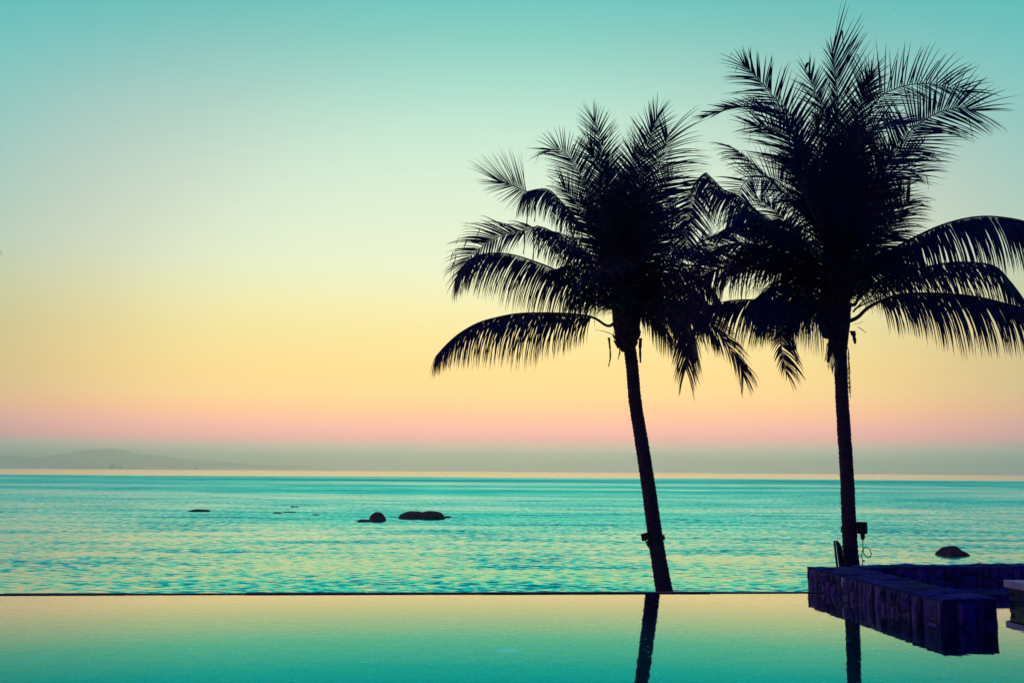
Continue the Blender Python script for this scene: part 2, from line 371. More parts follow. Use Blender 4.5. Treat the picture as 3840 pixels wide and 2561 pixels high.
# ------------------------------------------------------------------ stone wall
def stone_mesh(seed):
    rg = random.Random(seed); vs = []
    for j in range(4):
        for i in range(4):
            x, y = i / 3 - .5, j / 3 - .5
            edge = i in (0, 3) or j in (0, 3)
            vs.append((x + (rg.uniform(-.04, .04) if not edge else x * rg.uniform(-.06, 0)), y + (rg.uniform(-.04, .04) if not edge else y * rg.uniform(-.05, 0)),
                       (0.55 + rg.uniform(-.2, .12)) if edge else 0.9 + rg.uniform(-.25, .2)))
    fs = [(j * 4 + i, j * 4 + i + 1, j * 4 + i + 5, j * 4 + i + 4) for j in range(3) for i in range(3)]
    loop = [0, 1, 2, 3, 7, 11, 15, 14, 13, 12, 8, 4]; k = len(vs)
    for q in loop: vs.append((vs[q][0] * 0.97, vs[q][1] * 0.97, -0.3))
    for a in range(12):
        fs.append((loop[a], k + a, k + (a + 1) % 12, loop[(a + 1) % 12]))
    me = bpy.data.meshes.new('stone'); me.from_pydata(vs, [], fs); me.update(); return me
STONES = {}
for mt in ('slate', 'cap'):
    STONES[mt] = []
    for s_ in range(9):
        me = stone_mesh(s_ + (50 if mt == 'cap' else 0)); me.materials.append(M[mt]); STONES[mt].append(me)
me = stone_mesh(99); me.materials.append(M['coping']); STONES['pale'] = [me]
def stone(parent, mt, P, U, V, w, h, dep):
    N = U.cross(V).normalized()
    o = bpy.data.objects.new('stone', random.choice(STONES[mt])); COL.objects.link(o)
    mw = Matrix((U, V, N)).transposed().to_4x4() @ Matrix.Diagonal((w, h, dep, 1)); mw.translation = P - Vector(parent.location)
    o.parent = parent; o.matrix_local = mw
def face(parent, A, B, z0, z1, wmin, wmax, mt='slate', dep=0.038):
    """vertical facing from A to B, seen from its right-hand side"""
    U = (B - A).normalized(); Ltot = (B - A).length; x = 0.0; V = Vector((0, 0, 1))
    while x < Ltot - 0.01:
        w = min(random.uniform(wmin, wmax) * random.choice((0.7, 1, 1, 1.35)), Ltot - x)
        if Ltot - x - w < wmin * .6: w = Ltot - x
        H = z1 - z0; cuts = [0]
        q_ = random.random()
        if q_ < 0.15: cuts += [H * random.uniform(.30, .45), H * random.uniform(.62, .78)]
        elif q_ < .70: cuts.append(H * random.uniform(.55, .85))
        cuts.append(H)
        for c0, c1 in zip(cuts, cuts[1:]):
            g = 0.0055; P = A + U * (x + w / 2) + V * (z0 + (c0 + c1) / 2)
            r_ = random.uniform(-.03, .03); U2 = (U + V * r_).normalized(); V2 = (V - U * r_).normalized()
            stone(parent, mt, P, U2, V2, w - 2 * g, c1 - c0 - 2 * g, dep * random.uniform(.5, 1.7))
        x += w
def top(parent, A, B, D, z, mt='cap'):
    """cap stones between line A-B and its offset D"""
    U = (B - A).normalized(); Ltot = (B - A).length; wid = D.length; V = D.normalized(); rows = 2; x = 0
    y = 0.0; ws = [wid * .38, wid * .62]
    for wv in ws:
        x = 0.0
        while x < Ltot - 0.01:
            w = random.uniform(.16, .42)
            if Ltot - x - w < .15: w = Ltot - x
            P = A + U * (x + w / 2) + V * (y + wv / 2) + Vector((0, 0, z))
            uu, vv = (U, V) if U.cross(V).z > 0 else (U, -V)
            tl = Vector((0, 0, random.uniform(-.03, .03)))
            stone(parent, mt, P, (uu + tl).normalized(), vv, w - .012, wv - .012, random.uniform(.014, .042)); x += w
        y += wv; ws = ws[::-1]

CORE_Z = WALL_H - 0.022
wall = empty('stone_wall', (wl_near.x, wl_near.y, 0)); tag(wall, 'low dark slate wall jutting out into the pool, rough vertical stone facing', 'wall')
ins = 0.025; nL = Vector((-arm.y, arm.x, 0)); nL = nL if nL.x < 0 else -nL
b_ = MB(); c4 = [wl_near - nL * ins + arm * ins, wr_near + nL * ins + arm * ins, wr_far + nL * ins, wl_far - nL * ins]
b_.prism([(q.x, q.y) for q in c4], POOL_D - .1, CORE_Z); b_.build('wall_core', 'mortar', wall)
lf_i, ln_i = wl_far - nL * ins, wl_near - nL * ins
face(wall, lf_i, ln_i, -0.32, CORE_Z, .06, .13)
face(wall, wl_near + arm * ins, wr_near + arm * ins, -0.32, CORE_Z, .10, .18)
face(wall, wr_near + nL * ins, wr_far + nL * ins, -0.32, CORE_Z, .14, .30)
face(wall, wr_far - arm * ins, wl_far - arm * ins, -0.32, CORE_Z, .10, .18)
pU = (ln_i - lf_i).normalized(); stone(wall, 'pale', lf_i + pU * ((ln_i - lf_i).length * 0.33) + Vector((0, 0, .19)) + nL * .012, pU, Vector((0, 0, 1)), .085, .12, .03)
top(wall, wl_near, wl_far, wr_near - wl_near, CORE_Z)
# back wall
bw = empty('stone_wall', (bk_front.x, bk_front.y, 0)); tag(bw, 'long low slate wall behind the pool, running off to the right edge of the picture', 'wall')
nB = Vector((-backdir.y, backdir.x, 0)); bA = wr_far + nL * 0.05; bA = bk_front + backdir * ((bA - bk_front).dot(backdir) + 0.08)
bE = bkB; dB = nB * 0.42
b_ = MB(); c4 = [bA + nB * ins, bE + nB * ins, bE + dB, bA + dB]; b_.prism([(q.x, q.y) for q in c4], POOL_D - .1, CORE_Z + .01); b_.build('wall_core', 'mortar', bw)
face(bw, bA + nB * ins, bE + nB * ins, -0.3, CORE_Z + .01, .12, .26)
top(bw, bA, bE, dB, CORE_Z + .01)

# ------------------------------------------------------------------ right-hand pool terrace with white coping
TZ = 0.285
c0 = on(*Z4(2080, 780), TZ); c1d = -arm
tA = Vector((c0.x, c0.y, 0)); tB = tA + c1d * 9.5
pd = empty('pool_terrace', tA); tag(pd, 'raised pool terrace with white coping slabs over dark tile courses at the right edge', 'terrace')
right = Vector((arm.y, -arm.x, 0)); right = right if right.x > 0 else -right
L = (tB - tA).length; x = 0; i = 0
while x < L - .01:
    w = min(0.9, L - x); a = tA + c1d * (x + .003); c = tA + c1d * (x + w - .003)
    b_ = MB(); b_.prism([(q.x, q.y) for q in (a, c, c + right * .45, a + right * .45)], TZ - 0.082, TZ)
    b_.build('coping_slab', 'coping', pd); x += w
b_ = MB(); a, c = tA + right * .454, tB + right * .454
b_.prism([(q.x, q.y) for q in (a, c, c + right * 5, a + right * 5)], TZ - 0.09, TZ - 0.003); b_.build('paving', 'deck', pd)
b_ = MB(); a, c = tA + right * .045 + c1d * .045, tB + right * .045
b_.prism([(q.x, q.y) for q in (a, c, c + right * 5, a + right * 5)], POOL_D - .1, TZ - .092); b_.build('terrace_core', 'mortar', pd)
b_ = MB(); b_.box((-.5, -.5, 0), (.5, .5, 1)); tile_me = b_.build('tile', 'tile').data; bpy.data.objects.remove(bpy.data.objects['tile'])
def tile(P, U, w, h, d):
    V = Vector((0, 0, 1)); o = bpy.data.objects.new('tile', tile_me); COL.objects.link(o); N = U.cross(V)
    mw = Matrix((U, V, N)).transposed().to_4x4() @ Matrix.Diagonal((w, h, d, 1)); mw.translation = P - tA; o.parent = pd; o.matrix_local = mw
for r_ in range(5):
    z = TZ - .092 - .048 * (r_ + .5)
    for k in range(14):
        for (A_, U_) in ((tA + right * .045 + c1d * .045, c1d),):
            x = (k + .5 * (r_ % 2)) * .22
            tile(A_ + U_ * (x + .11) + Vector((0, 0, z)), U_, .212, .042, .012 + random.uniform(0, .006))
    for k in range(10):
        x = (k + .5 * (r_ % 2)) * .22
        tile(tA + right * (.045 + x + .11) + c1d * .045 + Vector((0, 0, z)), -right, .212, .042, .012 + random.uniform(0, .006))

# ------------------------------------------------------------------ palms
LK, WK = 1.40, 1.0                            # overall leaflet length and width
def frond(root, Y, secs, dry=False):
    lv, lf = [], []; rb = MB()
    for s in secs:
        pts2 = s['p']; d0, d1 = s.get('d', (0, 0)); n_ = len(pts2)
        acc = [0]
        for a, c in zip(pts2, pts2[1:]): acc.append(acc[-1] + math.dist(a, c))
        P = [at(x, y, Y + d0 + (d1 - d0) * (acc[i] / acc[-1]) ** s.get('dp', 1.3)) for i, (x, y) in enumerate(pts2)]
        C = catmull(P, 7); seg_ = [(b - a).length for a, b in zip(C, C[1:])]; tot = sum(seg_)
        r0, r1 = s.get('r', (0.040, 0.005))
        cum = [0]
        for q in seg_: cum.append(cum[-1] + q)
        rb.tube(C, [r0 + (r1 - r0) * min(1, (c / tot) ** .55) for c in cum], 6)
        m_, dr, L = s.get('m', .6), s.get('droop', 1.0), s.get('L', .7) * (LK if s.get('droop', 1.0) < 1.5 else 1.45)
        t0, t1 = s.get('t', (0.16, 1.0)); lu, ld = s.get('side', (1, 1)); clump = s.get('clump', .22)
        sw0, sw1 = s.get('sweep', (28, 66)); hg = min(1, max(0, dr - 1.0) / 1.5) * s.get('hang', 1); sw1 = min(sw1, 54) if sw1 < 70 and dr < 1.5 else sw1; dens = s.get('dens', 29 if dr < 1.5 else 35); brk = s.get('broken', .06)
        cnt = max(6, int(tot * (t1 - t0) * dens)); ph = random.uniform(0, 100); ltip = s.get('tip', .62); lbase = s.get('base', .55)
        j = 0
        for i in range(cnt + 1):
            u = i / cnt; t = (t0 + (t1 - t0) * u) * tot
            while j < len(seg_) - 1 and cum[j + 1] < t: j += 1
            k = (t - cum[j]) / max(seg_[j], 1e-6); B0 = C[j].lerp(C[j + 1], k)
            T = (C[min(j + 2, len(C) - 1)] - C[max(j - 1, 0)]).normalized()
            N = Vector((0, 0, 1)) + Vector((0, -1, 0)) * m_; N -= T * N.dot(T)
            if N.length < 1e-3: N = Vector((0, -1, 0))
            N.normalize(); S = T.cross(N)
            prof = (lbase + (1 - lbase) * min(1, u / .3)) if u < .3 else 1 - (1 - ltip) * ((u - .3) / .7) ** 1.6
            for sd, mul in ((1, lu), (-1, ld)):
                if mul <= 0 or random.random() < .04: continue
                nz = noise.noise(Vector((i * .16, sd * 9 + ph, 0))); nz2 = noise.noise(Vector((i * .45, sd * 9 + ph, 5)))
                if m_ >= 2 and dr < 1.2 and not s.get('keep'): sw = s.get('lean', 41) + 7 * u + 34 * max(0, (u - .84) / .16) ** 1.5
                else: sw = sw0 + (sw1 - sw0) * u ** 1.2
                ang = R(sw + 22 * clump * 4 * nz * .5 + random.uniform(-5, 5))
                lift = .18 + clump * 1.6 * nz2 + random.uniform(-.08, .08)
                D = (S * sd * math.cos(ang) * (1 - .62 * hg) + T * math.sin(ang) * (1 - .35 * hg) + N * lift * (1 - .6 * hg) - Vector((0, 0, .75 * hg))).normalized()
                ll = L * prof * mul * random.uniform(.86, 1.1)
                wmax = s.get('w', .032) * WK * random.uniform(.75, 1.15) * (0.75 + .25 * prof)
                st = 6; kb = random.randint(2, 4) if random.random() < brk else 99
                q = B0.copy(); base = len(lv); g = dr * random.uniform(.75, 1.25)
                Wd = T - D * T.dot(D) + N * random.uniform(-.25, .25); Wd.normalize()
                for a in range(st + 1):
                    f_ = a / st; wd = wmax * (0.62 + 1.9 * f_ if f_ < .2 else (1 - (f_ - .2) / .8) ** .8) * .5
                    if a < st: lv.append(q - Wd * wd); lv.append(q + Wd * wd)
                    else: lv.append(q.copy())
                    q = q + D * (ll / st)
                    D = D + Vector((0, 0, -1)) * g * (.35 + 1.3 * f_) / st
                    if a == kb: D = D * .35 + Vector((random.uniform(-.15, .15), 0, -1))
                    D.normalize(); W2 = Wd - D * Wd.dot(D)
                    if W2.length > .05: Wd = W2.normalized()
                for a in range(st - 1):
                    lf.append((base + 2 * a, base + 2 * a + 1, base + 2 * a + 3, base + 2 * a + 2))
                lf.append((base + 2 * st - 2, base + 2 * st - 1, base + 2 * st))
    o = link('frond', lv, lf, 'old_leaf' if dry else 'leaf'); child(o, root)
    r = rb.build('rachis', 'rachis', None, True); r.parent = o
    return o

def trunk(root, pts, rad, material='trunk', ring=0.085):
    C = catmull(pts, 12); seg_ = [(b - a).length for a, b in zip(C, C[1:])]; cum = [0]
    for q in seg_: cum.append(cum[-1] + q)
    # resample at ring spacing, three stations to a ring scar
    tot = cum[-1]; out = []; rr = []; t = 0; j = 0; k = 0; rg = random.Random(3)
    while t < tot:
        while j < len(seg_) - 1 and cum[j + 1] < t: j += 1
        out.append(C[j].lerp(C[j + 1], (t - cum[j]) / seg_[j])); f_ = t / tot
        base = rad[0] + (rad[1] - rad[0]) * f_ + rad[2] * math.exp(-t / .35)
        rr.append(base * (1.035 if k % 3 == 0 else .985 if k % 3 == 1 else .965) * (1 + rg.uniform(-.018, .018)))
        t += ring / 3 * rg.uniform(.8, 1.25); k += 1
    b_ = MB(); b_.tube(out, rr, 20)
    for v in b_.v: v += Vector((noise.noise(v * 9), noise.noise(v * 9 + Vector((5, 0, 0))), 0)) * .008
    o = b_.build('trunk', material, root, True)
    fb = MB(); rg = random.Random(8)                      # frayed fibres on the scars
    for i in range(0, len(out), 2):
        for q in range(3):
            a = rg.uniform(0, 6.28); d = Vector((math.cos(a), math.sin(a), 0)); p0 = out[i] + d * rr[i] * .97
            side = Vector((-d.y, d.x, 0)) * rg.uniform(.008, .02)
            p1 = out[i] + d * (rr[i] + rg.uniform(.006, .022)) + Vector((0, 0, rg.uniform(-.05, .02)))
            fb.add([p0 - side, p0 + side, p1], [(0, 1, 2)])
    f_o = fb.build('trunk_fibre', 'trunk', root); return o

def sheaths(root, c, r, h, n_, seed):
    rg = random.Random(seed)
    for i in range(n_):
        a = rg.uniform(0, 6.28); z = rg.uniform(-h * .5, h * .5); d = Vector((math.cos(a), math.sin(a), 0)); s_ = Vector((-d.y, d.x, 0))
        k = 1 - .25 * abs(z / h * 2) ** 2
        p = c + d * r * k + Vector((0, 0, z)); w = rg.uniform(.05, .11); hh = rg.uniform(.14, .30); out = rg.uniform(.0, .07)
        tl = rg.uniform(-.05, .05)
        v = [p - s_ * w - d * .03 - Vector((0, 0, hh * .3)), p + s_ * w - d * .03 - Vector((0, 0, hh * .3)), p - s_ * w * .9 + d * .02, p + s_ * w * .9 + d * .02,
             p - s_ * (w * .4 + tl) + d * out + Vector((0, 0, hh * .6)), p + s_ * (w * .3 - tl) + d * out + Vector((0, 0, hh * rg.uniform(.4, .7)))]
        v += [q - d * .012 for q in v]
        fs = [(0, 1, 3, 2), (2, 3, 5, 4), (7, 6, 8, 9), (9, 8, 10, 11), (0, 2, 8, 6), (2, 4, 10, 8), (3, 1, 7, 9), (5, 3, 9, 11), (4, 5, 11, 10), (1, 0, 6, 7)]
        child(link('leaf_sheath', v, fs, 'sheath'), root)

def hang(root, pts, w0, material='sheath'):
    """a tattered strip of dead sheath hanging from the crown"""
    C = catmull(pts, 4); vs, fs = [], []
    for i, p in enumerate(C):
        f_ = i / (len(C) - 1); w = w0 * (1 - .55 * f_) * random.uniform(.6, 1.1)
        for dx, dy in ((-w, -.008), (w, -.008), (w, .008), (-w, .008)): vs.append(p + Vector((dx, dy, 0)))
    for i in range(len(C) - 1):
        for k in range(4): fs.append((i * 4 + k, i * 4 + (k + 1) % 4, i * 4 + 4 + (k + 1) % 4, i * 4 + 4 + k))
    fs += [(3, 2, 1, 0), tuple(range(len(vs) - 4, len(vs)))]
    child(link('dead_sheath', vs, fs, material), root)

def mp(ox, oy, k): return lambda *q: [(ox + k * x, oy + k * y) for x, y in q]
Z1 = mp(1560, 300, .7653); Z2 = mp(2640, 0, .5104); Z3 = mp(2640, 700, .5104)
A = mp(2640, 200, .3827); B = mp(3140, 200, .3827); C_ = mp(2300, 700, .5102); D_ = mp(3000, 700, .5103); S_ = mp(0, 0, 1)

# ---- left palm, leaning, rooted on the beach
Y1 = 20.0
foot = at(2502, 2275, Y1)
p1 = empty('palm_tree', foot); tag(p1, 'leaning coconut palm left of its taller neighbour, box lamp strapped low on its trunk', 'palm tree', 'coconut palms by the pool')
tp = [at(2510, 2290, Y1), at(2488, 2200, Y1), at(2457, 2010, Y1), at(2428, 1800, Y1), at(2400, 1620, Y1), at(2381, 1500, Y1), at(2369, 1360, Y1), at(2352, 1240, Y1), at(2348, 1150, Y1)]
trunk(p1, tp, (0.158, 0.118, .05))
c1 = at(2350, 1228, Y1); sheaths(p1, c1, 0.26, 0.70, 60, 4)
b_ = MB(); b_.tube([at(2352, 1318, Y1), at(2350, 1270, Y1), at(2350, 1200, Y1), at(2348, 1120, Y1), at(2345, 1020, Y1)], [.12, .23, .29, .30, .20], 14); b_.build('crown_heart', 'sheath', p1, True)
hang(p1, [at(*q, Y1 - .2) for q in Z1((945, 1262), (950, 1310), (952, 1360), (943, 1405))], .025)
hang(p1, [at(*q, Y1 - .2) for q in Z1((1100, 1265), (1098, 1320), (1100, 1385))], .04)
hang(p1, [at(*q, Y1 - .2) for q in Z1((1000, 1300), (998, 1335), (990, 1370))], .02)
for (x_, y_, h_) in ((545, 552, 175), (556, 548, 120), (585, 545, 150), (575, 720, 190), (600, 725, 150), (640, 545, 90), (530, 745, 110)):
    hang(p1, [at(*q, Y1 + (.4 if y_ < 700 else -.55)) for q in Z1((x_, y_), (x_ + 2, y_ + h_ * .5), (x_ - 4, y_ + h_))], .022, 'leaf')
hang(p1, [at(*q, Y1 - .25) for q in Z1((880, 1225), (915, 1230), (960, 1245))], .03)
H1 = Z1((1010, 1120))[0]
def f1(pts, start=(1010, 1130), dry=False, **k): frond(p1, Y1, [dict(p=Z1(start) + pts, **k)], dry)
f1(Z1((950, 1205), (870, 1165), (770, 1148), (640, 1142), (500, 1145), (390, 1165), (300, 1192), (215, 1240), (150, 1295), (100, 1350)), d=(0, -.9), m=.35, droop=3.4, L=.86, t=(.2, 1), clump=.30, sweep=(30, 58), tip=.38)
f1(Z1((940, 1110), (850, 1040), (700, 940), (560, 882), (450, 852), (340, 850), (262, 880), (215, 930)), d=(0, .5), m=.5, droop=2.6, L=.85, sweep=(30, 60))
frond(p1, Y1, [dict(p=Z1((1000, 1080), (900, 930), (760, 800), (650, 735), (595, 716)), d=(0, -.6), m=.4, droop=3.2, L=.60, r=(.03, .012), tip=.6),
               dict(p=Z1((595, 716), (540, 735), (430, 760), (330, 812), (262, 872), (225, 935)), d=(-.6, -.9), m=2.2, droop=.9, L=.62, r=(.012, .004), t=(.05, 1), broken=.35)])
frond(p1, Y1, [dict(p=Z1((1010, 1020), (900, 840), (790, 690), (705, 590), (650, 540), (600, 536), (545, 548)), d=(0, .4), m=.4, droop=3.6, L=.46, r=(.03, .012), tip=1, t=(.5, 1)),
               dict(p=Z1((545, 548), (500, 530), (455, 512), (410, 500)), d=(.4, .2), dp=1, m=4, droop=.18, L=.62, r=(.012, .004), t=(.04, 1), side=(1.02, .85), keep=1, sweep=(26, 80), tip=.95, base=1.0, clump=.03, w=.020, dens=48, broken=0)])
f1(Z1((985, 960), (900, 720), (835, 540), (765, 400), (725, 355), (685, 340), (655, 345)), d=(0, .8), m=2.5, droop=.35, L=.66, t=(.25, 1), clump=.10, lean=34)
f1(Z1((1000, 950), (965, 720), (935, 520), (908, 350), (890, 260), (872, 195)), d=(0, .9), m=3, droop=.25, L=.62, t=(.2, 1), clump=.08)
f1(Z1((1040, 950), (1060, 700), (1100, 480), (1140, 300), (1165, 230), (1178, 185)), start=(1030, 1120), d=(0, .4), m=3, droop=.3, L=.66, t=(.2, 1), clump=.10)
f1(Z1((1060, 960), (1100, 740), (1150, 540), (1195, 400), (1215, 340), (1232, 275)), start=(1040, 1120), d=(0, -1.0), m=2.6, droop=.6, L=.92, t=(.2, 1), clump=.18, side=(1.05, .7), lean=26)
f1(C_((150, 900), (220, 780), (340, 640), (500, 500), (680, 390), (850, 330), (1000, 318), (1120, 350)), start=(1050, 1130), d=(0, .9), m=.55, droop=1.7, L=.95, sweep=(30, 60))
f1(C_((160, 900), (400, 872), (600, 915), (760, 1060), (860, 1190), (930, 1310), (955, 1385)), start=(1060, 1150), d=(0, -.3), m=1.0, droop=1.3, L=.62, sweep=(40, 72))
f1(C_((190, 930), (330, 880), (480, 930), (560, 1060), (600, 1180)), start=(1060, 1150), d=(0, .9), m=.5, droop=2.2, L=.80)
f1(C_((130, 880), (240, 690), (185, 560), (120, 520), (40, 545), (-40, 620)), start=(1040, 1130), dry=True, d=(0, -2.2), m=.7, droop=1.2, L=.62, w=.03)
f1(Z1((1080, 1000), (1160, 820), (1225, 700), (1275, 640)), start=(1050, 1130), d=(0, 1.6), m=1.6, droop=.9, L=.70)
f1(Z1((1090, 1040), (1180, 900), (1240, 830), (1290, 850)), start=(1050, 1130), d=(0, -1.7), m=1.0, droop=1.3, L=.66)
f1(Z1((930, 1060), (850, 970), (760, 910), (680, 930)), start=(1000, 1100), d=(0, -1.2), m=.5, droop=2.4, L=.62)
f1(C_((200, 860), (330, 760), (470, 720), (600, 760), (680, 840)), start=(1060, 1140), d=(0, .6), m=.5, droop=2.2, L=.70)
f1(C_((170, 940), (260, 950), (360, 1010), (430, 1110)), start=(1060, 1160), d=(0, -.8), m=.5, droop=2.4, L=.55)
f1(Z1((960, 1120), (900, 1075), (830, 1060), (770, 1085)), start=(1000, 1150), d=(0, 1.2), m=.5, droop=1.9, L=.42)
f1(Z1((1080, 1110), (1150, 1050), (1230, 1040), (1290, 1080)), start=(1040, 1160), d=(0, 1.3), m=.5, droop=2.0, L=.5)
f1(Z1((1090, 1130), (1160, 1090), (1230, 1110), (1270, 1170)), start=(1040, 1170), d=(0, -1.2), m=.5, droop=2.0, L=.45)
f1(Z1((990, 900), (930, 620), (900, 450), (850, 320)), start=(1010, 1110), d=(0, -.8), m=2.6, droop=.35, L=.60, clump=.12)
f1(Z1((1030, 900), (1040, 640), (1060, 470), (1075, 330)), start=(1030, 1110), d=(0, 1.2), m=2.6, droop=.35, L=.60, clump=.12)
f1(Z1((1060, 920), (1120, 700), (1190, 560), (1250, 470)), start=(1040, 1110), d=(0, .7), m=2.4, droop=.6, L=.62, lean=30, clump=.15)
f1(Z1((960, 940), (850, 720), (780, 600), (720, 520)), start=(1000, 1110), d=(0, -.5), m=2.2, droop=.6, L=.60, clump=.15)
f1(Z1((940, 980), (820, 840), (720, 760), (650, 740)), start=(1000, 1110), d=(0, 1.0), m=.9, droop=1.6, L=.52)
f1(Z1((1090, 1060), (1200, 960), (1320, 940), (1430, 1000), (1500, 1100)), start=(1050, 1140), d=(0, .5), m=.5, droop=2.4, L=.56)
f1(Z1((1090, 1130), (1200, 1080), (1320, 1100), (1420, 1190), (1480, 1280)), start=(1050, 1160), d=(0, -.6), m=.5, droop=2.2, L=.44)
f1(Z1((1080, 1140), (1150, 1120), (1230, 1150), (1290, 1230)), start=(1050, 1170), d=(0, .9), m=.5, droop=2.2, L=.42)
f1(C_((160, 890), (280, 680), (420, 540), (560, 480), (700, 490)), start=(1050, 1130), d=(0, -.7), m=.8, droop=1.6, L=.56)
f1(C_((150, 860), (240, 600), (340, 420), (440, 320), (540, 290)), start=(1050, 1110), d=(0, -.5), m=1.4, droop=1.0, L=.56)
# fronds seen end on, filling the heart of the crown
for (tx, ty, dd, mm, dr, LL) in ((820, 620, 1.4, 2.0, .6, .70), (900, 560, -1.5, 2.0, .5, .7), (1010, 480, 1.6, 2.4, .4, .7), (1090, 560, -1.6, 2.0, .6, .72), (1180, 640, 1.5, 2.0, .7, .72),
                                 (760, 820, -1.6, 1.2, 1.3, .62), (1120, 740, 1.9, 1.6, .9, .6),
                                 (860, 960, -2.0, .8, 1.6, .65), (1180, 1000, 1.7, .8, 1.6, .6), (1130, 880, -1.9, 1.2, 1.2, .62)):
    f1(Z1((1020 + (tx - 1020) * .35, 1000 + (ty - 1000) * .35 - 20), (1020 + (tx - 1020) * .72, 1000 + (ty - 1000) * .72 - 25), (tx, ty)), start=(1020, 1120), d=(0, dd), m=mm, droop=dr, L=LL, t=(.22, 1))

for i in range(10):
    a = R(20 + 36 * i); dx = 190 * math.cos(a); dd = 1.1 * math.sin(a); up = 90 + 50 * ((i * 7) % 3)
    f1(Z1((1020 + dx * .45, 1165 - up * .75), (1020 + dx * .8, 1165 - up), (1020 + dx * 1.1, 1165 - up * .95)), start=(1020 + dx * .12, 1200), d=(0, dd), m=.8, droop=1.4, L=.36, t=(.3, 1), r=(.055, .012))
# ---- right palm, upright, behind the stone wall
Y2 = 16.5
foot = at(3192, 2135, Y2); foot.z = ground_z(foot.x, Y2) - .03
p2 = empty('palm_tree', foot); tag(p2, 'tall upright coconut palm behind the stone wall, cylindrical lamp strapped to its trunk', 'palm tree', 'coconut palms by the pool')
tp = [Vector((at(3192, 2135, Y2).x, Y2, foot.z - .1)), at(3192, 2110, Y2), at(3184, 1980, Y2), at(3177, 1800, Y2), at(3165, 1620, Y2), at(3158, 1500, Y2), at(3152, 1340, Y2), at(3145, 1200, Y2), at(3138, 1080, Y2)]
trunk(p2, tp, (0.117, 0.100, .03), ring=.075)
c2 = at(3128, 1175, Y2); sheaths(p2, c2, 0.235, 0.8, 75, 5)
b_ = MB(); b_.tube([at(3150, 1345, Y2), at(3146, 1280, Y2), at(3132, 1200, Y2), at(3130, 1110, Y2), at(3128, 1010, Y2), at(3130, 900, Y2), at(3134, 780, Y2)], [.10, .15, .25, .25, .19, .14, .07], 14); b_.build('crown_heart', 'sheath', p2, True)
hang(p2, [at(*q, Y2 - .15) for q in D_((235, 1110), (225, 1180), (215, 1240), (205, 1290))], .06)
hang(p2, [at(*q, Y2 - .2) for q in D_((395, 1010), (430, 1005), (460, 992))], .018)
hang(p2, [at(*q, Y2 - .2) for q in D_((425, 1030), (455, 1050), (485, 1073))], .008)
hang(p2, [at(*q, Y2 - .22) for q in D_((385, 1060), (398, 1110), (405, 1155))], .05)
for i in range(12):
    x = 190 + i * 7; y = 1150 + i * 12
    hang(p2, [at(*q, Y2 - .14) for q in D_((x + 12, y), (x + 3, y + 60), (x - 4 + random.uniform(-6, 6), y + 110 + random.uniform(0, 40)))], .008, 'leaf')
for i in range(9):
    x = 352; y = 1180 + i * 36
    hang(p2, [at(*q, Y2 - .1) for q in D_((x - 2 + i, y), (x + 6 + i, y + 40), (x + 12 + i + random.uniform(-5, 6), y + 85))], .006, 'leaf')
# flower stalks
for (a_, b2, c3) in (((390, 920), (480, 830), (590, 770)), ((400, 900), (500, 850), (575, 825)), ((380, 800), (480, 740), (600, 700))):
    st = MB(); pts = catmull([at(*q, Y2 - .35) for q in D_(a_, b2, c3)], 6); st.tube(pts, [.016 - .012 * i / len(pts) for i in range(len(pts))], 6)
    for i in range(5, len(pts)):
        for k in range(3):
            d = Vector((random.uniform(-.1, .9), random.uniform(-.5, .5), random.uniform(-.9, .9))).normalized(); Lq = random.uniform(.12, .26)
            st.tube([pts[i], pts[i] + d * Lq * .5 + Vector((0, 0, .02)), pts[i] + d * Lq], [.005, .004, .002], 4)
    st.build('flower_stalk', 'rachis', p2)
def f2(pts, start=(265, 780), dry=False, **k): frond(p2, Y2, [dict(p=D_(start) + pts, **k)], dry)
# right side
f2(D_((370, 760), (480, 620), (600, 520), (720, 440), (850, 370), (1000, 300), (1150, 250), (1300, 222), (1450, 222), (1646, 255), (1800, 335), (1900, 450)), d=(0, -1.1), m=.3, droop=3.4, L=.80, t=(.24, 1), clump=.12, sweep=(20, 45), w=.036)
f2(D_((385, 870), (440, 810), (560, 710), (660, 655), (850, 610), (1100, 560), (1300, 560), (1440, 590), (1540, 690), (1646, 830), (1720, 960)), d=(0, .7), m=.3, droop=2.8, L=.72, t=(.2, 1), sweep=(35, 60))
f2(D_((415, 965), (500, 890), (620, 830), (740, 795), (900, 785), (1100, 790), (1300, 810), (1500, 855), (1646, 900), (1800, 1010), (1900, 1200)), start=(300, 1010), d=(0, -.5), m=.3, droop=3.4, L=.78, t=(.2, 1), clump=.28, sweep=(32, 55), w=.036)
f2(B((300, 1380), (440, 1160), (520, 1030), (640, 880), (720, 760), (850, 660), (1000, 580), (1150, 540), (1270, 545), (1345, 565)), d=(0, -1.0), m=4, droop=.35, L=.66, t=(.3, 1), clump=.10, lean=30, tip=.75, side=(1.1, 1))
f2(B((150, 900), (300, 600), (420, 430), (520, 370), (700, 312), (900, 300), (1100, 340), (1280, 385)), d=(0, .8), m=3, droop=.45, L=.80, t=(.3, 1), clump=.25, lean=34, side=(.8, 1.0), dens=19)
f2(B((170, 800), (220, 500), (290, 330), (340, 200)), d=(0, -1.2), m=2.2, droop=.5, L=.45, t=(.2, 1), clump=.15, sweep=(15, 66))
f2(B((130, 1100), (250, 850), (400, 715), (550, 690), (700, 720)), d=(0, -1.5), m=1.2, droop=.7, L=.50, t=(.3, 1))
f2(B((200, 1400), (330, 1200), (480, 1060), (620, 985), (780, 950)), d=(0, .9), m=1.6, droop=.7, L=.66, t=(.25, 1), sweep=(30, 55))
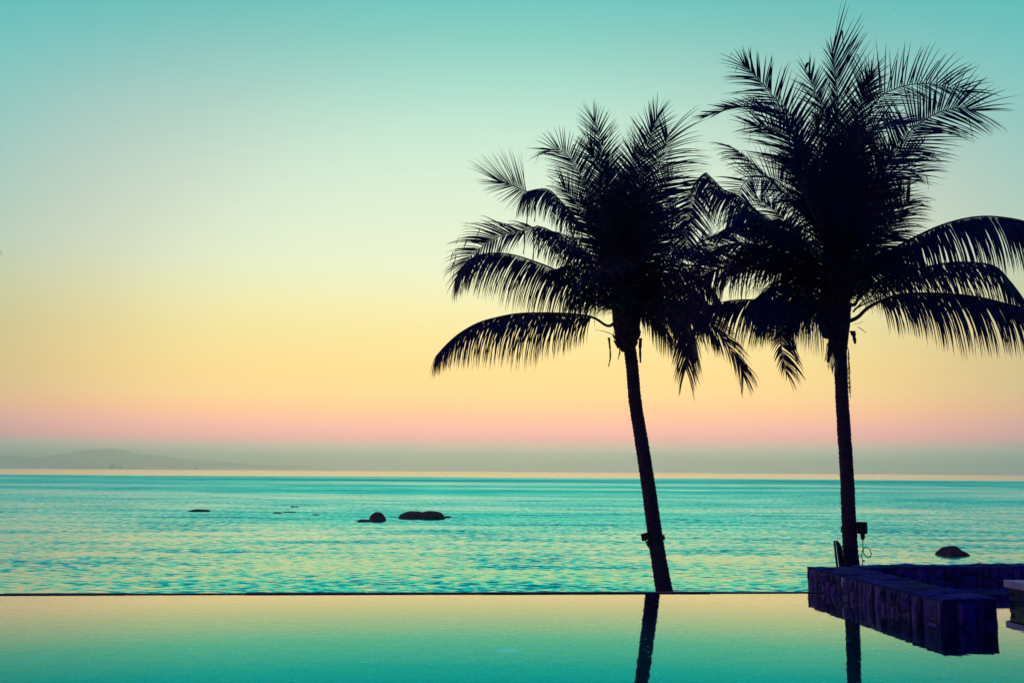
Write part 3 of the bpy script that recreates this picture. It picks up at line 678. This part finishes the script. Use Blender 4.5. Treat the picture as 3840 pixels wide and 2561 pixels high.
f2(B((220, 1450), (360, 1290), (500, 1190), (660, 1150), (780, 1170)), d=(0, -1.2), m=1.2, droop=.7, L=.60, t=(.25, 1), sweep=(30, 60))
f2(D_((330, 650), (420, 560), (520, 420), (620, 250), (700, 110), (745, 20)), start=(290, 820), d=(0, .9), m=2.4, droop=.7, L=.66, t=(.25, 1), clump=.2, sweep=(15, 50), side=(1.0, .7))
f2(D_((360, 700), (460, 590), (600, 420), (700, 250), (760, 160), (800, 110)), start=(290, 820), d=(0, -.9), m=1.5, droop=1.0, L=.60, t=(.25, 1), sweep=(20, 55))
f2(D_((350, 720), (420, 640), (540, 560), (650, 500), (740, 470)), start=(290, 820), d=(0, 1.3), m=.8, droop=1.6, L=.60, t=(.3, 1))
# upper
f2(Z2((960, 1150), (985, 800), (967, 600), (952, 430), (948, 395), (951, 345)), d=(0, -.3), m=4, droop=.12, L=.80, t=(.38, 1), clump=.12, lean=52, side=(1.05, .42), tip=.75, dens=24)
f2(A((1330, 1100), (1250, 800), (1180, 610), (1105, 420), (1050, 285), (1025, 210)), d=(0, .7), m=2.5, droop=.25, L=.50, t=(.25, 1), sweep=(38, 74), clump=.25)
f2(A((1100, 1380), (1000, 1080), (900, 820), (800, 600), (650, 390), (530, 255), (450, 175), (395, 120)), d=(0, -.5), m=3.5, droop=.40, L=.86, t=(.25, 1), clump=.30, lean=36, side=(.75, 1.05), tip=.42, broken=.10)
f2(A((1000, 1150), (900, 850), (780, 640), (600, 545), (430, 530), (250, 545), (130, 580), (40, 612)), d=(0, .6), m=1.5, droop=.25, L=.38, t=(.35, 1), clump=.2, sweep=(40, 78), w=.03)
f2(A((1120, 1450), (1010, 1150), (900, 950), (790, 820), (640, 740), (480, 715)), d=(0, 1.0), m=2, droop=.45, L=.62, t=(.3, 1), sweep=(30, 62), clump=.25, broken=.15)
f2(A((1160, 1500), (1060, 1330), (950, 1180), (860, 1090), (760, 1060)), d=(0, -1.0), m=2, droop=1.0, L=.55, t=(.2, 1), sweep=(15, 50), clump=.35, broken=.4)
# left side
f2(A((1100, 1590), (960, 1500), (800, 1390), (640, 1240), (500, 1110), (380, 1000), (240, 910)), d=(0, .6), m=2.2, droop=.7, L=.50, t=(.3, 1), clump=.08, lean=36, side=(.12, 1.0))
f2(A((1080, 1600), (900, 1420), (740, 1270), (630, 1222), (530, 1212), (440, 1228), (372, 1300), (332, 1390)), d=(0, -.9), m=2.6, droop=.3, L=.52, t=(.35, 1), clump=.06, keep=1, sweep=(8, 40), tip=.8, side=(.9, 1.1), w=.026)
frond(p2, Y2, [dict(p=D_((265, 780)) + C_((1300, 420), (1080, 200), (900, 60)) + A((300, 1385), (190, 1338), (100, 1250), (20, 1172)), d=(0, .9), m=.5, droop=3.5, L=.50, t=(.3, 1), r=(.03, .010), tip=.9),
               dict(p=A((20, 1172)) + Z1((1400, 470), (1372, 520), (1345, 600), (1328, 720), (1320, 830)), d=(.9, .6), dp=1, m=3, droop=.5, L=.62, r=(.010, .003), t=(.1, 1), sweep=(25, 62), base=.8, clump=.1)])
f2(C_((1450, 560), (1320, 400), (1180, 280), (1060, 210), (960, 190), (860, 230)), d=(0, -1.0), m=.7, droop=1.6, L=.62, t=(.25, 1))
f2(C_((1500, 640), (1300, 632), (1100, 585), (950, 577), (800, 600), (690, 645), (610, 730), (562, 840), (540, 1000), (532, 1180), (530, 1330)), dry=True, d=(0, -2.0), m=1.6, droop=1.3, L=.72, t=(.16, 1), clump=.18, sweep=(35, 72), tip=.55)
f2(C_((1480, 800), (1350, 850), (1180, 838), (1000, 832), (850, 840), (700, 880), (620, 960)), start=(250, 900), d=(0, .3), m=.4, droop=2.6, L=.66, t=(.2, 1), clump=.25)
f2(C_((1480, 890), (1360, 900), (1270, 970), (1235, 1080), (1235, 1190), (1255, 1300), (1275, 1370)), start=(250, 930), d=(0, -.4), m=2.5, droop=1.1, L=.48, t=(.15, 1), sweep=(45, 76), side=(.5, 1.0))
f2(C_((1500, 850), (1430, 880), (1350, 920), (1285, 990)), start=(250, 930), d=(0, .8), m=.3, droop=4, L=.56, t=(.15, 1), dens=30)
f2(C_((1540, 900), (1480, 930), (1420, 990)), start=(250, 930), d=(0, -.9), m=.3, droop=4, L=.60, t=(.2, 1), dens=26)
f2(C_((1470, 760), (1330, 720), (1180, 740), (1050, 820), (980, 900)), start=(250, 880), d=(0, -1.3), m=.5, droop=2.4, L=.58)
f2(C_((1480, 840), (1340, 840), (1180, 900), (1080, 1000)), start=(250, 930), d=(0, -1.1), m=.5, droop=2.4, L=.52)
f2(C_((1440, 470), (1330, 330), (1230, 250), (1130, 250)), start=(250, 760), d=(0, -.6), m=.6, droop=2.0, L=.60)
f2(D_((400, 700), (520, 600), (680, 560), (820, 570)), start=(290, 840), d=(0, .9), m=.5, droop=2.2, L=.60)
f2(C_((1470, 700), (1350, 560), (1200, 470), (1050, 450), (900, 500)), start=(255, 840), d=(0, -.5), m=.6, droop=2.0, L=.56)
f2(C_((1470, 820), (1360, 770), (1230, 800), (1130, 880), (1080, 960)), start=(250, 920), d=(0, .6), m=.5, droop=2.4, L=.48)
f2(C_((1420, 500), (1300, 300), (1190, 180), (1090, 110)), start=(250, 760), d=(0, 1.2), m=1.0, droop=1.3, L=.56)
f2(D_((300, 560), (340, 300), (420, 60), (470, -150)), start=(285, 800), d=(0, .7), m=2.4, droop=.5, L=.56, clump=.15)
f2(D_((230, 560), (150, 300), (60, 80), (-30, -120)), start=(255, 800), d=(0, 1.0), m=2.4, droop=.5, L=.56, clump=.15)
f2(D_((330, 620), (430, 400), (560, 180), (640, 0)), start=(290, 820), d=(0, 1.4), m=2.0, droop=.7, L=.55, clump=.15)
f2(D_((380, 700), (480, 560), (620, 480), (760, 460), (860, 500)), start=(290, 840), d=(0, -.6), m=.6, droop=2.0, L=.46)
f2(C_((1420, 640), (1220, 500), (1020, 420), (820, 430), (660, 520)), start=(250, 860), d=(0, .2), m=.6, droop=1.9, L=.60)
f2(C_((1420, 600), (1260, 400), (1120, 300), (960, 270), (820, 320)), start=(250, 820), d=(0, .7), m=.7, droop=1.7, L=.56)
f2(C_((1420, 640), (1250, 560), (1100, 520), (950, 540), (820, 620)), d=(0, 1.2), m=.6, droop=1.8, L=.66, t=(.2, 1))
f2(C_((1440, 560), (1300, 440), (1180, 400), (1080, 430)), d=(0, 1.6), m=.8, droop=1.4, L=.62, t=(.2, 1))
f2(C_((1460, 700), (1380, 640), (1240, 680), (1120, 770), (1050, 870)), d=(0, 1.0), m=.8, droop=1.5, L=.60, t=(.2, 1))
for (tx, ty, dd, mm, dr, LL) in ((2990, 560, 1.5, 2.2, .5, .62), (3060, 470, -1.4, 2.4, .4, .6), (3130, 560, 1.6, 2.2, .4, .62), (3210, 470, 1.0, 2.4, .4, .55), (3330, 760, 1.5, 1.6, .7, .6),
                                 (3020, 740, -1.6, 1.8, .7, .62), (2940, 840, 1.6, 1.4, .9, .6), (2990, 900, -1.7, 1.2, 1.1, .58), (3360, 880, -1.5, 1.2, 1.0, .55),
                                 (3200, 860, -1.9, 1.6, .8, .6), (2920, 980, 1.4, .8, 1.6, .55), (3300, 960, 1.6, .8, 1.6, .5)  ):
    hx, hy = 3130, 1020
    f2(S_((hx + (tx - hx) * .35, hy + (ty - hy) * .38), (hx + (tx - hx) * .72, hy + (ty - hy) * .75), (tx, ty)), start=(265, 740), d=(0, dd), m=mm, droop=dr, L=LL, t=(.25, 1))

for i in range(11):
    a = R(10 + 33 * i); dx = 250 * math.cos(a); dd = 1.0 * math.sin(a); up = 190 + 90 * ((i * 7) % 3)
    f2(D_((275 + dx * .4, 900 - up * .7), (275 + dx * .75, 900 - up), (275 + dx * 1.05, 900 - up * 1.02)), start=(275 + dx * .15, 960), d=(0, dd), m=.8, droop=1.4, L=.34, t=(.35, 1), r=(.05, .012))
# ---- third palm, left of the picture: only the tips of one frond reach into view
Y3 = 19.0
foot = at(-640, 2275, Y3); foot.z = ground_z(foot.x, Y3)
p3 = empty('palm_tree', foot); tag(p3, 'coconut palm beyond the left edge, only thin leaf tips showing in the picture', 'palm tree', 'coconut palms by the pool')
trunk(p3, [foot - Vector((0, 0, .1)), at(-650, 2000, Y3), at(-660, 1700, Y3), at(-665, 1400, Y3), at(-665, 1180, Y3)], (.14, .11, .05))
for a, r_, up in ((0, 560, 380), (40, 520, 450), (85, 480, 520), (140, 520, 420), (180, 560, 300), (220, 540, 120), (320, 430, 100), (270, 300, -60)):
    dx = r_ * math.cos(R(a)); dd = 1.6 * math.sin(R(a)) + .2
    if a == 0: pts = S_((-660, 1120), (-520, 900), (-380, 780), (-260, 760), (-150, 800), (-70, 900)); dd = -.3
    else: pts = S_((-660, 1120), (-660 + dx * .4, 1120 - up * .7), (-660 + dx * .8, 1120 - up), (-660 + dx, 1120 - up * .6))
    frond(p3, Y3, [dict(p=pts, d=(0, dd), m=.8, droop=1.2, L=.60, w=.018)])

# ------------------------------------------------------------------ things on and beside the palms
def strap(root, c, r_, h, ax=Vector((0, 0, 1))):
    b_ = MB(); ax = ax.normalized(); b_.tube([c - ax * h / 2, c + ax * h / 2], r_, 20); b_.build('strap', 'black', root)
# cylindrical lamp on the right palm
sc2 = at(*Z4(686, 325), Y2); lc = at(*Z4(800, 312), Y2 - .02); px2 = .4145 * Y2 / FPX
lp = empty('tree_lamp', at(*Z4(805, 405), Y2)); tag(lp, 'black cylindrical floodlight with dangling looped cable, strapped to the right palm', 'lamp', 'lamps strapped to palms')
strap(lp, sc2, .133, 50 * px2)
b_ = MB(); b_.tube([lc + Vector((0, 0, z * px2)) for z in (54, 50, 10, -46, -50)], [40 * px2, 47 * px2, 49 * px2, 47 * px2, 40 * px2], 20); b_.build('lamp_head', 'black', lp)
b_ = MB(); b_.tube([lc + Vector((.01, 0, -48 * px2)), lc + Vector((.01, 0, -90 * px2)), lc + Vector((.012, 0, -105 * px2))], [20 * px2, 19 * px2, 8 * px2], 12); b_.build('lamp_neck', 'black', lp)
b_ = MB(); q = at(*Z4(745, 330), Y2); b_.box((q.x - .03, q.y - .03, q.z - .05), (q.x + .05, q.y + .03, q.z + .02)); b_.build('bracket', 'black', lp)
b_ = MB(); q1, q2 = at(*Z4(808, 400), Y2), at(*Z4(812, 490), Y2)
loop = [(812, 495), (835, 488), (870, 505), (884, 545), (872, 578), (845, 572), (818, 540), (811, 500), (802, 540), (799, 575), (806, 605), (808, 640), (800, 660)]
b_.tube(catmull([q1, (q1 + q2) / 2] + [at(*Z4(*p), Y2 - .02 + .004 * i) for i, p in enumerate(loop)], 5), .0075, 6); b_.build('cable', 'black', lp)
b_ = MB(); q = at(*Z4(814, 607), Y2); b_.box((q.x - .015, q.y - .012, q.z - .012), (q.x + .02, q.y + .012, q.z + .012)); b_.build('cable_clip', 'black', lp)
# box lamp on the left palm
def Z5(x, y): return (2200 + .5102 * x, 1500 + .5102 * y)
px1 = .5102 * Y1 / FPX
lb = empty('tree_lamp', at(*Z5(430, 1080), Y1)); tag(lb, 'black box floodlight tilted on a bracket, strapped to the left leaning palm', 'lamp', 'lamps strapped to palms')
ax = at(*Z5(490, 900), Y1) - at(*Z5(530, 1150), Y1); strap(lb, at(*Z5(512, 1016), Y1), .172, 34 * px1, ax)
def rbox(pts2, Y, d0, d1, name, mt, par):
    b_ = MB(); f_ = [at(*p, Y + d0) for p in pts2]; g = [at(*p, Y + d1) for p in pts2]; k = len(f_)
    b_.add(f_ + g, [tuple(range(k)), tuple(range(k, 2 * k))[::-1]] + [(i, k + i, k + (i + 1) % k, (i + 1) % k) for i in range(k)]); return b_.build(name, mt, par)
rbox([Z5(396, 985), Z5(452, 968), Z5(468, 1022), Z5(408, 1038)], Y1, -.16, .12, 'lamp_head', 'black', lb)
rbox([Z5(428, 1034), Z5(452, 1030), Z5(470, 1076), Z5(446, 1074)], Y1, -.03, .03, 'bracket', 'black', lb)
b_ = MB(); b_.tube(catmull([at(*p, Y1 - .05) for p in (Z5(450, 1068), Z5(456, 1082), Z5(466, 1078), Z5(478, 1062))], 5), .010, 6); b_.build('cable', 'black', lb)
rbox([Z5(560, 994), Z5(570, 998), Z5(576, 1024), Z5(566, 1028)], Y1, -.04, .04, 'buckle', 'black', lb)
# weathered board beside the right palm
YB = 16.1
bd = empty('wooden_chair_back', at(*Z4(600, 650), YB)); tag(bd, 'grey weathered wooden chair back propped on the left of the upright palm trunk', 'chair')
rbox([Z4(541, 428), Z4(560, 423), Z4(592, 690), Z4(570, 690)], YB, -.05, .30, 'side_rail', 'wood', bd)
rbox([Z4(562, 424), Z4(580, 424), Z4(600, 446), Z4(622, 488), Z4(628, 530), Z4(628, 570), Z4(640, 610), Z4(640, 690), Z4(596, 690)], YB, .0, .05, 'back_panel', 'black', bd)
rbox([Z4(575, 440), Z4(585, 446), Z4(612, 690), Z4(600, 690)], YB, -.02, -.004, 'slat', 'wood', bd)

# birds
def skin_body(profile, axis_pts, sides=10):
    b_ = MB(); b_.tube(axis_pts, profile, sides); return b_
tipA = at(*A((1012, 155))[0], Y2 + .7)
k = .3827 * (Y2 + .7) / FPX
bird = empty('bird', tipA); tag(bird, 'small dark bird perched on a frond tip near the top of the tall palm', 'bird')
def bp(x, y, dy=0): return at(*A((x, y))[0], Y2 + .7 + dy)
b_ = MB(); b_.tube(catmull([bp(988, 182), bp(990, 165), bp(993, 148), bp(1000, 132), bp(1008, 115), bp(1015, 103), bp(1020, 97), bp(1025, 95)], 3),
                   [k * v for v in (6, 6, 6.5, 6.5, 6.5, 7, 8, 10, 12, 14, 15, 15.5, 15.5, 15, 13, 11.5, 10, 9.5, 9, 8.5, 7, 3)], 12)
b_.build('body', 'feather', bird, True)
b_ = MB(); b_.tube([bp(1024, 95), bp(1031, 95.5), bp(1038, 97)], [k * 4, k * 2.5, k * .6], 8); b_.build('beak', 'black', bird)
b_ = MB(); b_.tube(catmull([bp(1013, 118, -.03), bp(1004, 132, -.035), bp(995, 150, -.02), bp(990, 164, -.01)], 4), [k * v for v in (5, 7, 8, 9, 9, 9, 8, 7, 6, 5, 4, 3, 2)], 8); b_.build('wing', 'feather', bird, True)
for q in (-.012, .012):
    b_ = MB(); b_.tube([bp(1005, 138, q), bp(1007, 146, q), bp(1010, 153, q)], k * 1.6, 6); b_.build('leg', 'black', bird)
def flying(px, py, Y, span, roll_, lab):
    c = at(px, py, Y); o = empty('bird', c); tag(o, lab, 'bird')
    b_ = MB(); b_.tube([c + Vector((0, t * span, 0)) for t in (-.26, -.2, -.08, .05, .2, .3)], [span * v for v in (.005, .028, .05, .045, .02, .012)], 8); b_.build('body', 'feather', o, True)
    for s_ in (-1, 1):
        vs = []
        st = ((0, .00, .10), (.2, .09 + roll_ * s_ * .05, .10), (.36, .07 + roll_ * s_ * .12, .075), (.5, .0 + roll_ * s_ * .2, .012))
        for (u, h, ch) in st:
            for dy, dz in ((-ch, 0), (ch, 0), (ch, -.012), (-ch, -.012)): vs.append(c + Vector((s_ * u, dy, h + dz)) * span)
        fs = []
        for i in range(3):
            for q in range(4): fs.append((i * 4 + q, i * 4 + (q + 1) % 4, i * 4 + 4 + (q + 1) % 4, i * 4 + 4 + q))
        fs += [(0, 1, 2, 3), (12, 13, 14, 15)]
        child(link('wing', vs, fs, 'feather'), o)
flying(1517, 1523, 80, .34, -.5, 'tiny gull flying low over the sea in the pink sky')
flying(3352, 37, 60, .17, .3, 'tiny bird flying at the very top of the picture above the tall palm')

# ------------------------------------------------------------------ rocks in the sea
def rock(name, x0, x1, ytop, ybase, lab, seed, flat=1.0, depth=.8, parent=None, group='rocks in the sea', lean=0.0, rough=.16, pw=1.0, cone=0.0):
    a, c = on(x0, ybase, SEA_Z), on(x1, ybase, SEA_Z); ctr = (a + c) / 2; Wd = (c - a).length
    hgt = (at((x0 + x1) / 2, ytop, ctr.y) - at((x0 + x1) / 2, ybase, ctr.y)).length
    bm = bmesh.new(); bmesh.ops.create_icosphere(bm, subdivisions=4, radius=1)
    off = Vector((seed * 3.1, seed * 1.7, 0))
    for v in bm.verts:
        q = v.co.copy(); d = 1 + rough * noise.noise(q * 1.3 + off) + rough * .5 * noise.noise(q * 3.1 + off) + rough * .2 * noise.noise(q * 7 + off)
        q = q * d; q.z = math.copysign(abs(q.z) ** pw, q.z); k_ = 1 - cone * max(0, q.z); q.x *= k_; q.y *= k_; q.x += lean * q.z
        v.co = Vector((q.x * Wd / 2, q.y * Wd / 2 * depth, q.z * hgt * flat))
    me = bpy.data.meshes.new(name); bm.to_mesh(me); bm.free(); me.materials.append(M['rock'])
    me.polygons.foreach_set('use_smooth', [True] * len(me.polygons))
    o = bpy.data.objects.new(name, me); COL.objects.link(o); o.location = ctr
    if parent:
        o.parent = parent; o.location = ctr - Vector(parent.location)
    else: tag(o, lab, 'rock', group)
    return o
def Z7(x, y): return (600 + .5104 * x, 1800 + .5104 * y)
def rk(x0, x1, yt, yb, lab, seed, **k2):
    (a, t), (c, b2) = Z7(x0, yt), Z7(x1, yb); return rock('sea_rock', a, c, t, b2, lab, seed, **k2)
rk(1537, 1659, 236, 300, 'rounded reddish boulder rising from the sea, left of the split rock', 1, rough=.12)
rk(1448, 1556, 288, 306, 'low flat rock lying against the left foot of the rounded boulder', 2)
q = on(*Z7(1925, 282), SEA_Z); sp = empty('split_rock', q); tag(sp, 'wide low rock in the sea split by a dark crack into two humps', 'rock', 'rocks in the sea')
for (x0, x1, yt, yb, sd, ln) in ((1752, 1962, 227, 281, 3, .10), (1896, 2094, 224, 284, 4, -.10)):
    (a, t), (c, b2) = Z7(x0, yt), Z7(x1, yb); rock('hump', a, c, t, b2, None, sd, parent=sp, lean=ln, rough=.10, pw=.75)
(a, t), (c, b2) = Z7(2070, 264), Z7(2146, 276); rock('ledge', a, c, t, b2, None, 5, parent=sp)
rk(206, 374, 213, 230, 'long flat rock just breaking the surface, farthest left in the sea', 6)
rk(960, 992, 190, 199, 'tiny rock tip in the sea, left one of the far close pair', 7)
rk(994, 1022, 191, 199, 'tiny rock tip in the sea, right one of the far close pair', 8)
rk(832, 898, 235, 244, 'small flat rock awash left of the rounded boulder', 9)
rk(904, 1000, 230, 236, 'thin sliver of rock awash behind the small flat rock', 10)
rk(1120, 1174, 249, 257, 'small rock awash between the flat rock and the rounded boulder', 11)
(a, t), (c, b2) = Z4(1478, 464), Z4(1742, 556)
rock('sea_rock', a, c, t, b2, 'rugged reddish rock in the sea beyond the stone wall on the right', 12, rough=.36, cone=.24, flat=.80, pw=.9)

# ------------------------------------------------------------------ far shore, ships
YH = 6500
prof = [(-500, 455), (-250, 470), (0, 478), (250, 492), (420, 512), (600, 492), (700, 455), (800, 440), (900, 417), (960, 411), (1010, 412), (1060, 432), (1110, 465), (1200, 482), (1300, 470), (1400, 471), (1480, 496), (1600, 510), (1800, 522), (2000, 540), (2200, 560), (2400, 574), (2700, 578)]
prof = [(x * .4253, 1500 + y * .4253) for x, y in prof]
vs, fs = [], []; xsn = [prof[0][0] + (prof[-1][0] - prof[0][0]) * i / 160 for i in range(161)]
def hy(x):
    for (a, ya), (c, yc) in zip(prof, prof[1:]):
        if x <= c:
            u = (x - a) / (c - a); u = u * u * (3 - 2 * u); return ya + (yc - ya) * u
    return prof[-1][1]
NR = 13
for i, x in enumerate(xsn):
    top_ = at(x, hy(x), YH); Hh = max(2, top_.z - SEA_Z) * .90 * (1 + .04 * noise.noise(Vector((i * .35, 0, 0))))
    for j in range(NR):
        v = j / (NR - 1) * 2 - 1; s_ = (1 - v * v) ** 1.1
        vs.append((top_.x, YH + v * 900, SEA_Z - 1 + Hh * s_ * (1 + .10 * noise.noise(Vector((i * .3, j * .6, 3))) * (1 - s_))))
for i in range(160):
    for j in range(NR - 1): fs.append((i * NR + j, (i + 1) * NR + j, (i + 1) * NR + j + 1, i * NR + j + 1))
structure(link('hills', vs, fs, 'hill', smooth=True))

def ship(x0, x1, ybase, Y, hull_px, lab, blocks, cat='ship', red=True):
    """blocks: (x0, x1, height px, material) in photograph pixels above the deck"""
    a, c = at(x0, ybase, Y), at(x1, ybase, Y); k_ = Y / FPX; Lh = c.x - a.x
    o = empty('ship' if cat == 'ship' else 'boat', ((a.x + c.x) / 2, Y, SEA_Z)); tag(o, lab, cat, 'ships on the horizon')
    h = hull_px * k_; b_ = MB(); wv = Lh * .09
    zt = SEA_Z + h
    poly = [(a.x, Y - wv), (c.x - Lh * .12, Y - wv), (c.x, Y), (c.x - Lh * .12, Y + wv), (a.x, Y + wv)]
    b_.prism(poly, SEA_Z - 1, zt); b_.build('hull', 'hull', o)
    for (bx0, bx1, bh, mt_) in blocks:
        p, q = at(bx0, ybase, Y), at(bx1, ybase, Y); b_ = MB(); b_.box((p.x, Y - wv * .7, zt), (q.x, Y + wv * .7, zt + bh * k_ * .7)); w = (q.x - p.x) * .25
        b_.box((p.x + w, Y - wv * .5, zt + bh * k_ * .7), (q.x - w, Y + wv * .5, zt + bh * k_)); b_.build('deckhouse', mt_, o)
    return o
ship(408, 460, 1744.5, 3200, 3.2, 'large ship with a tall reddish tower on the left horizon', [(411, 426, 10, 'red'), (440, 448, 4, 'red'), (452, 457, 4, 'hull')])
ship(284, 376, 1743.5, 3300, 1.2, 'long low barge on the horizon left of the reddish ship', [(322, 332, 2.6, 'hull')])
ship(269, 278, 1743, 3300, 2.0, 'small far boat on the horizon, farthest left', [(271, 276, 1.5, 'hull')], 'boat')
ship(729, 742, 1752, 2400, 1.6, 'small dark boat on the horizon right of the hazy hills', [(733, 738, 2.0, 'hull')], 'boat')
ship(689, 696, 1749.5, 2700, 1.2, 'faint tiny boat on the horizon left of the small dark boat', [(691, 694, 1.2, 'hull')], 'boat')

# ------------------------------------------------------------------ air
m = bpy.data.materials.new('sea_haze'); m.use_nodes = True; n = m.node_tree.nodes; l = m.node_tree.links; n.clear()
out = n.new('ShaderNodeOutputMaterial'); pv = n.new('ShaderNodeVolumePrincipled'); l.new(pv.outputs[0], out.inputs['Volume'])
pv.inputs['Color'].default_value = (0.87, 1.0, 1.0, 1); pv.inputs['Density'].default_value = 3.7e-4; pv.inputs['Anisotropy'].default_value = 0.86
M['haze'] = m
HAZE = True
if HAZE:
    b_ = MB(); b_.box((-31000, -60, SEA_Z - 2), (31000, 41000, 125)); hz = b_.build('haze', 'haze'); hz['kind'] = 'stuff'
    hz.display_type = 'WIRE'
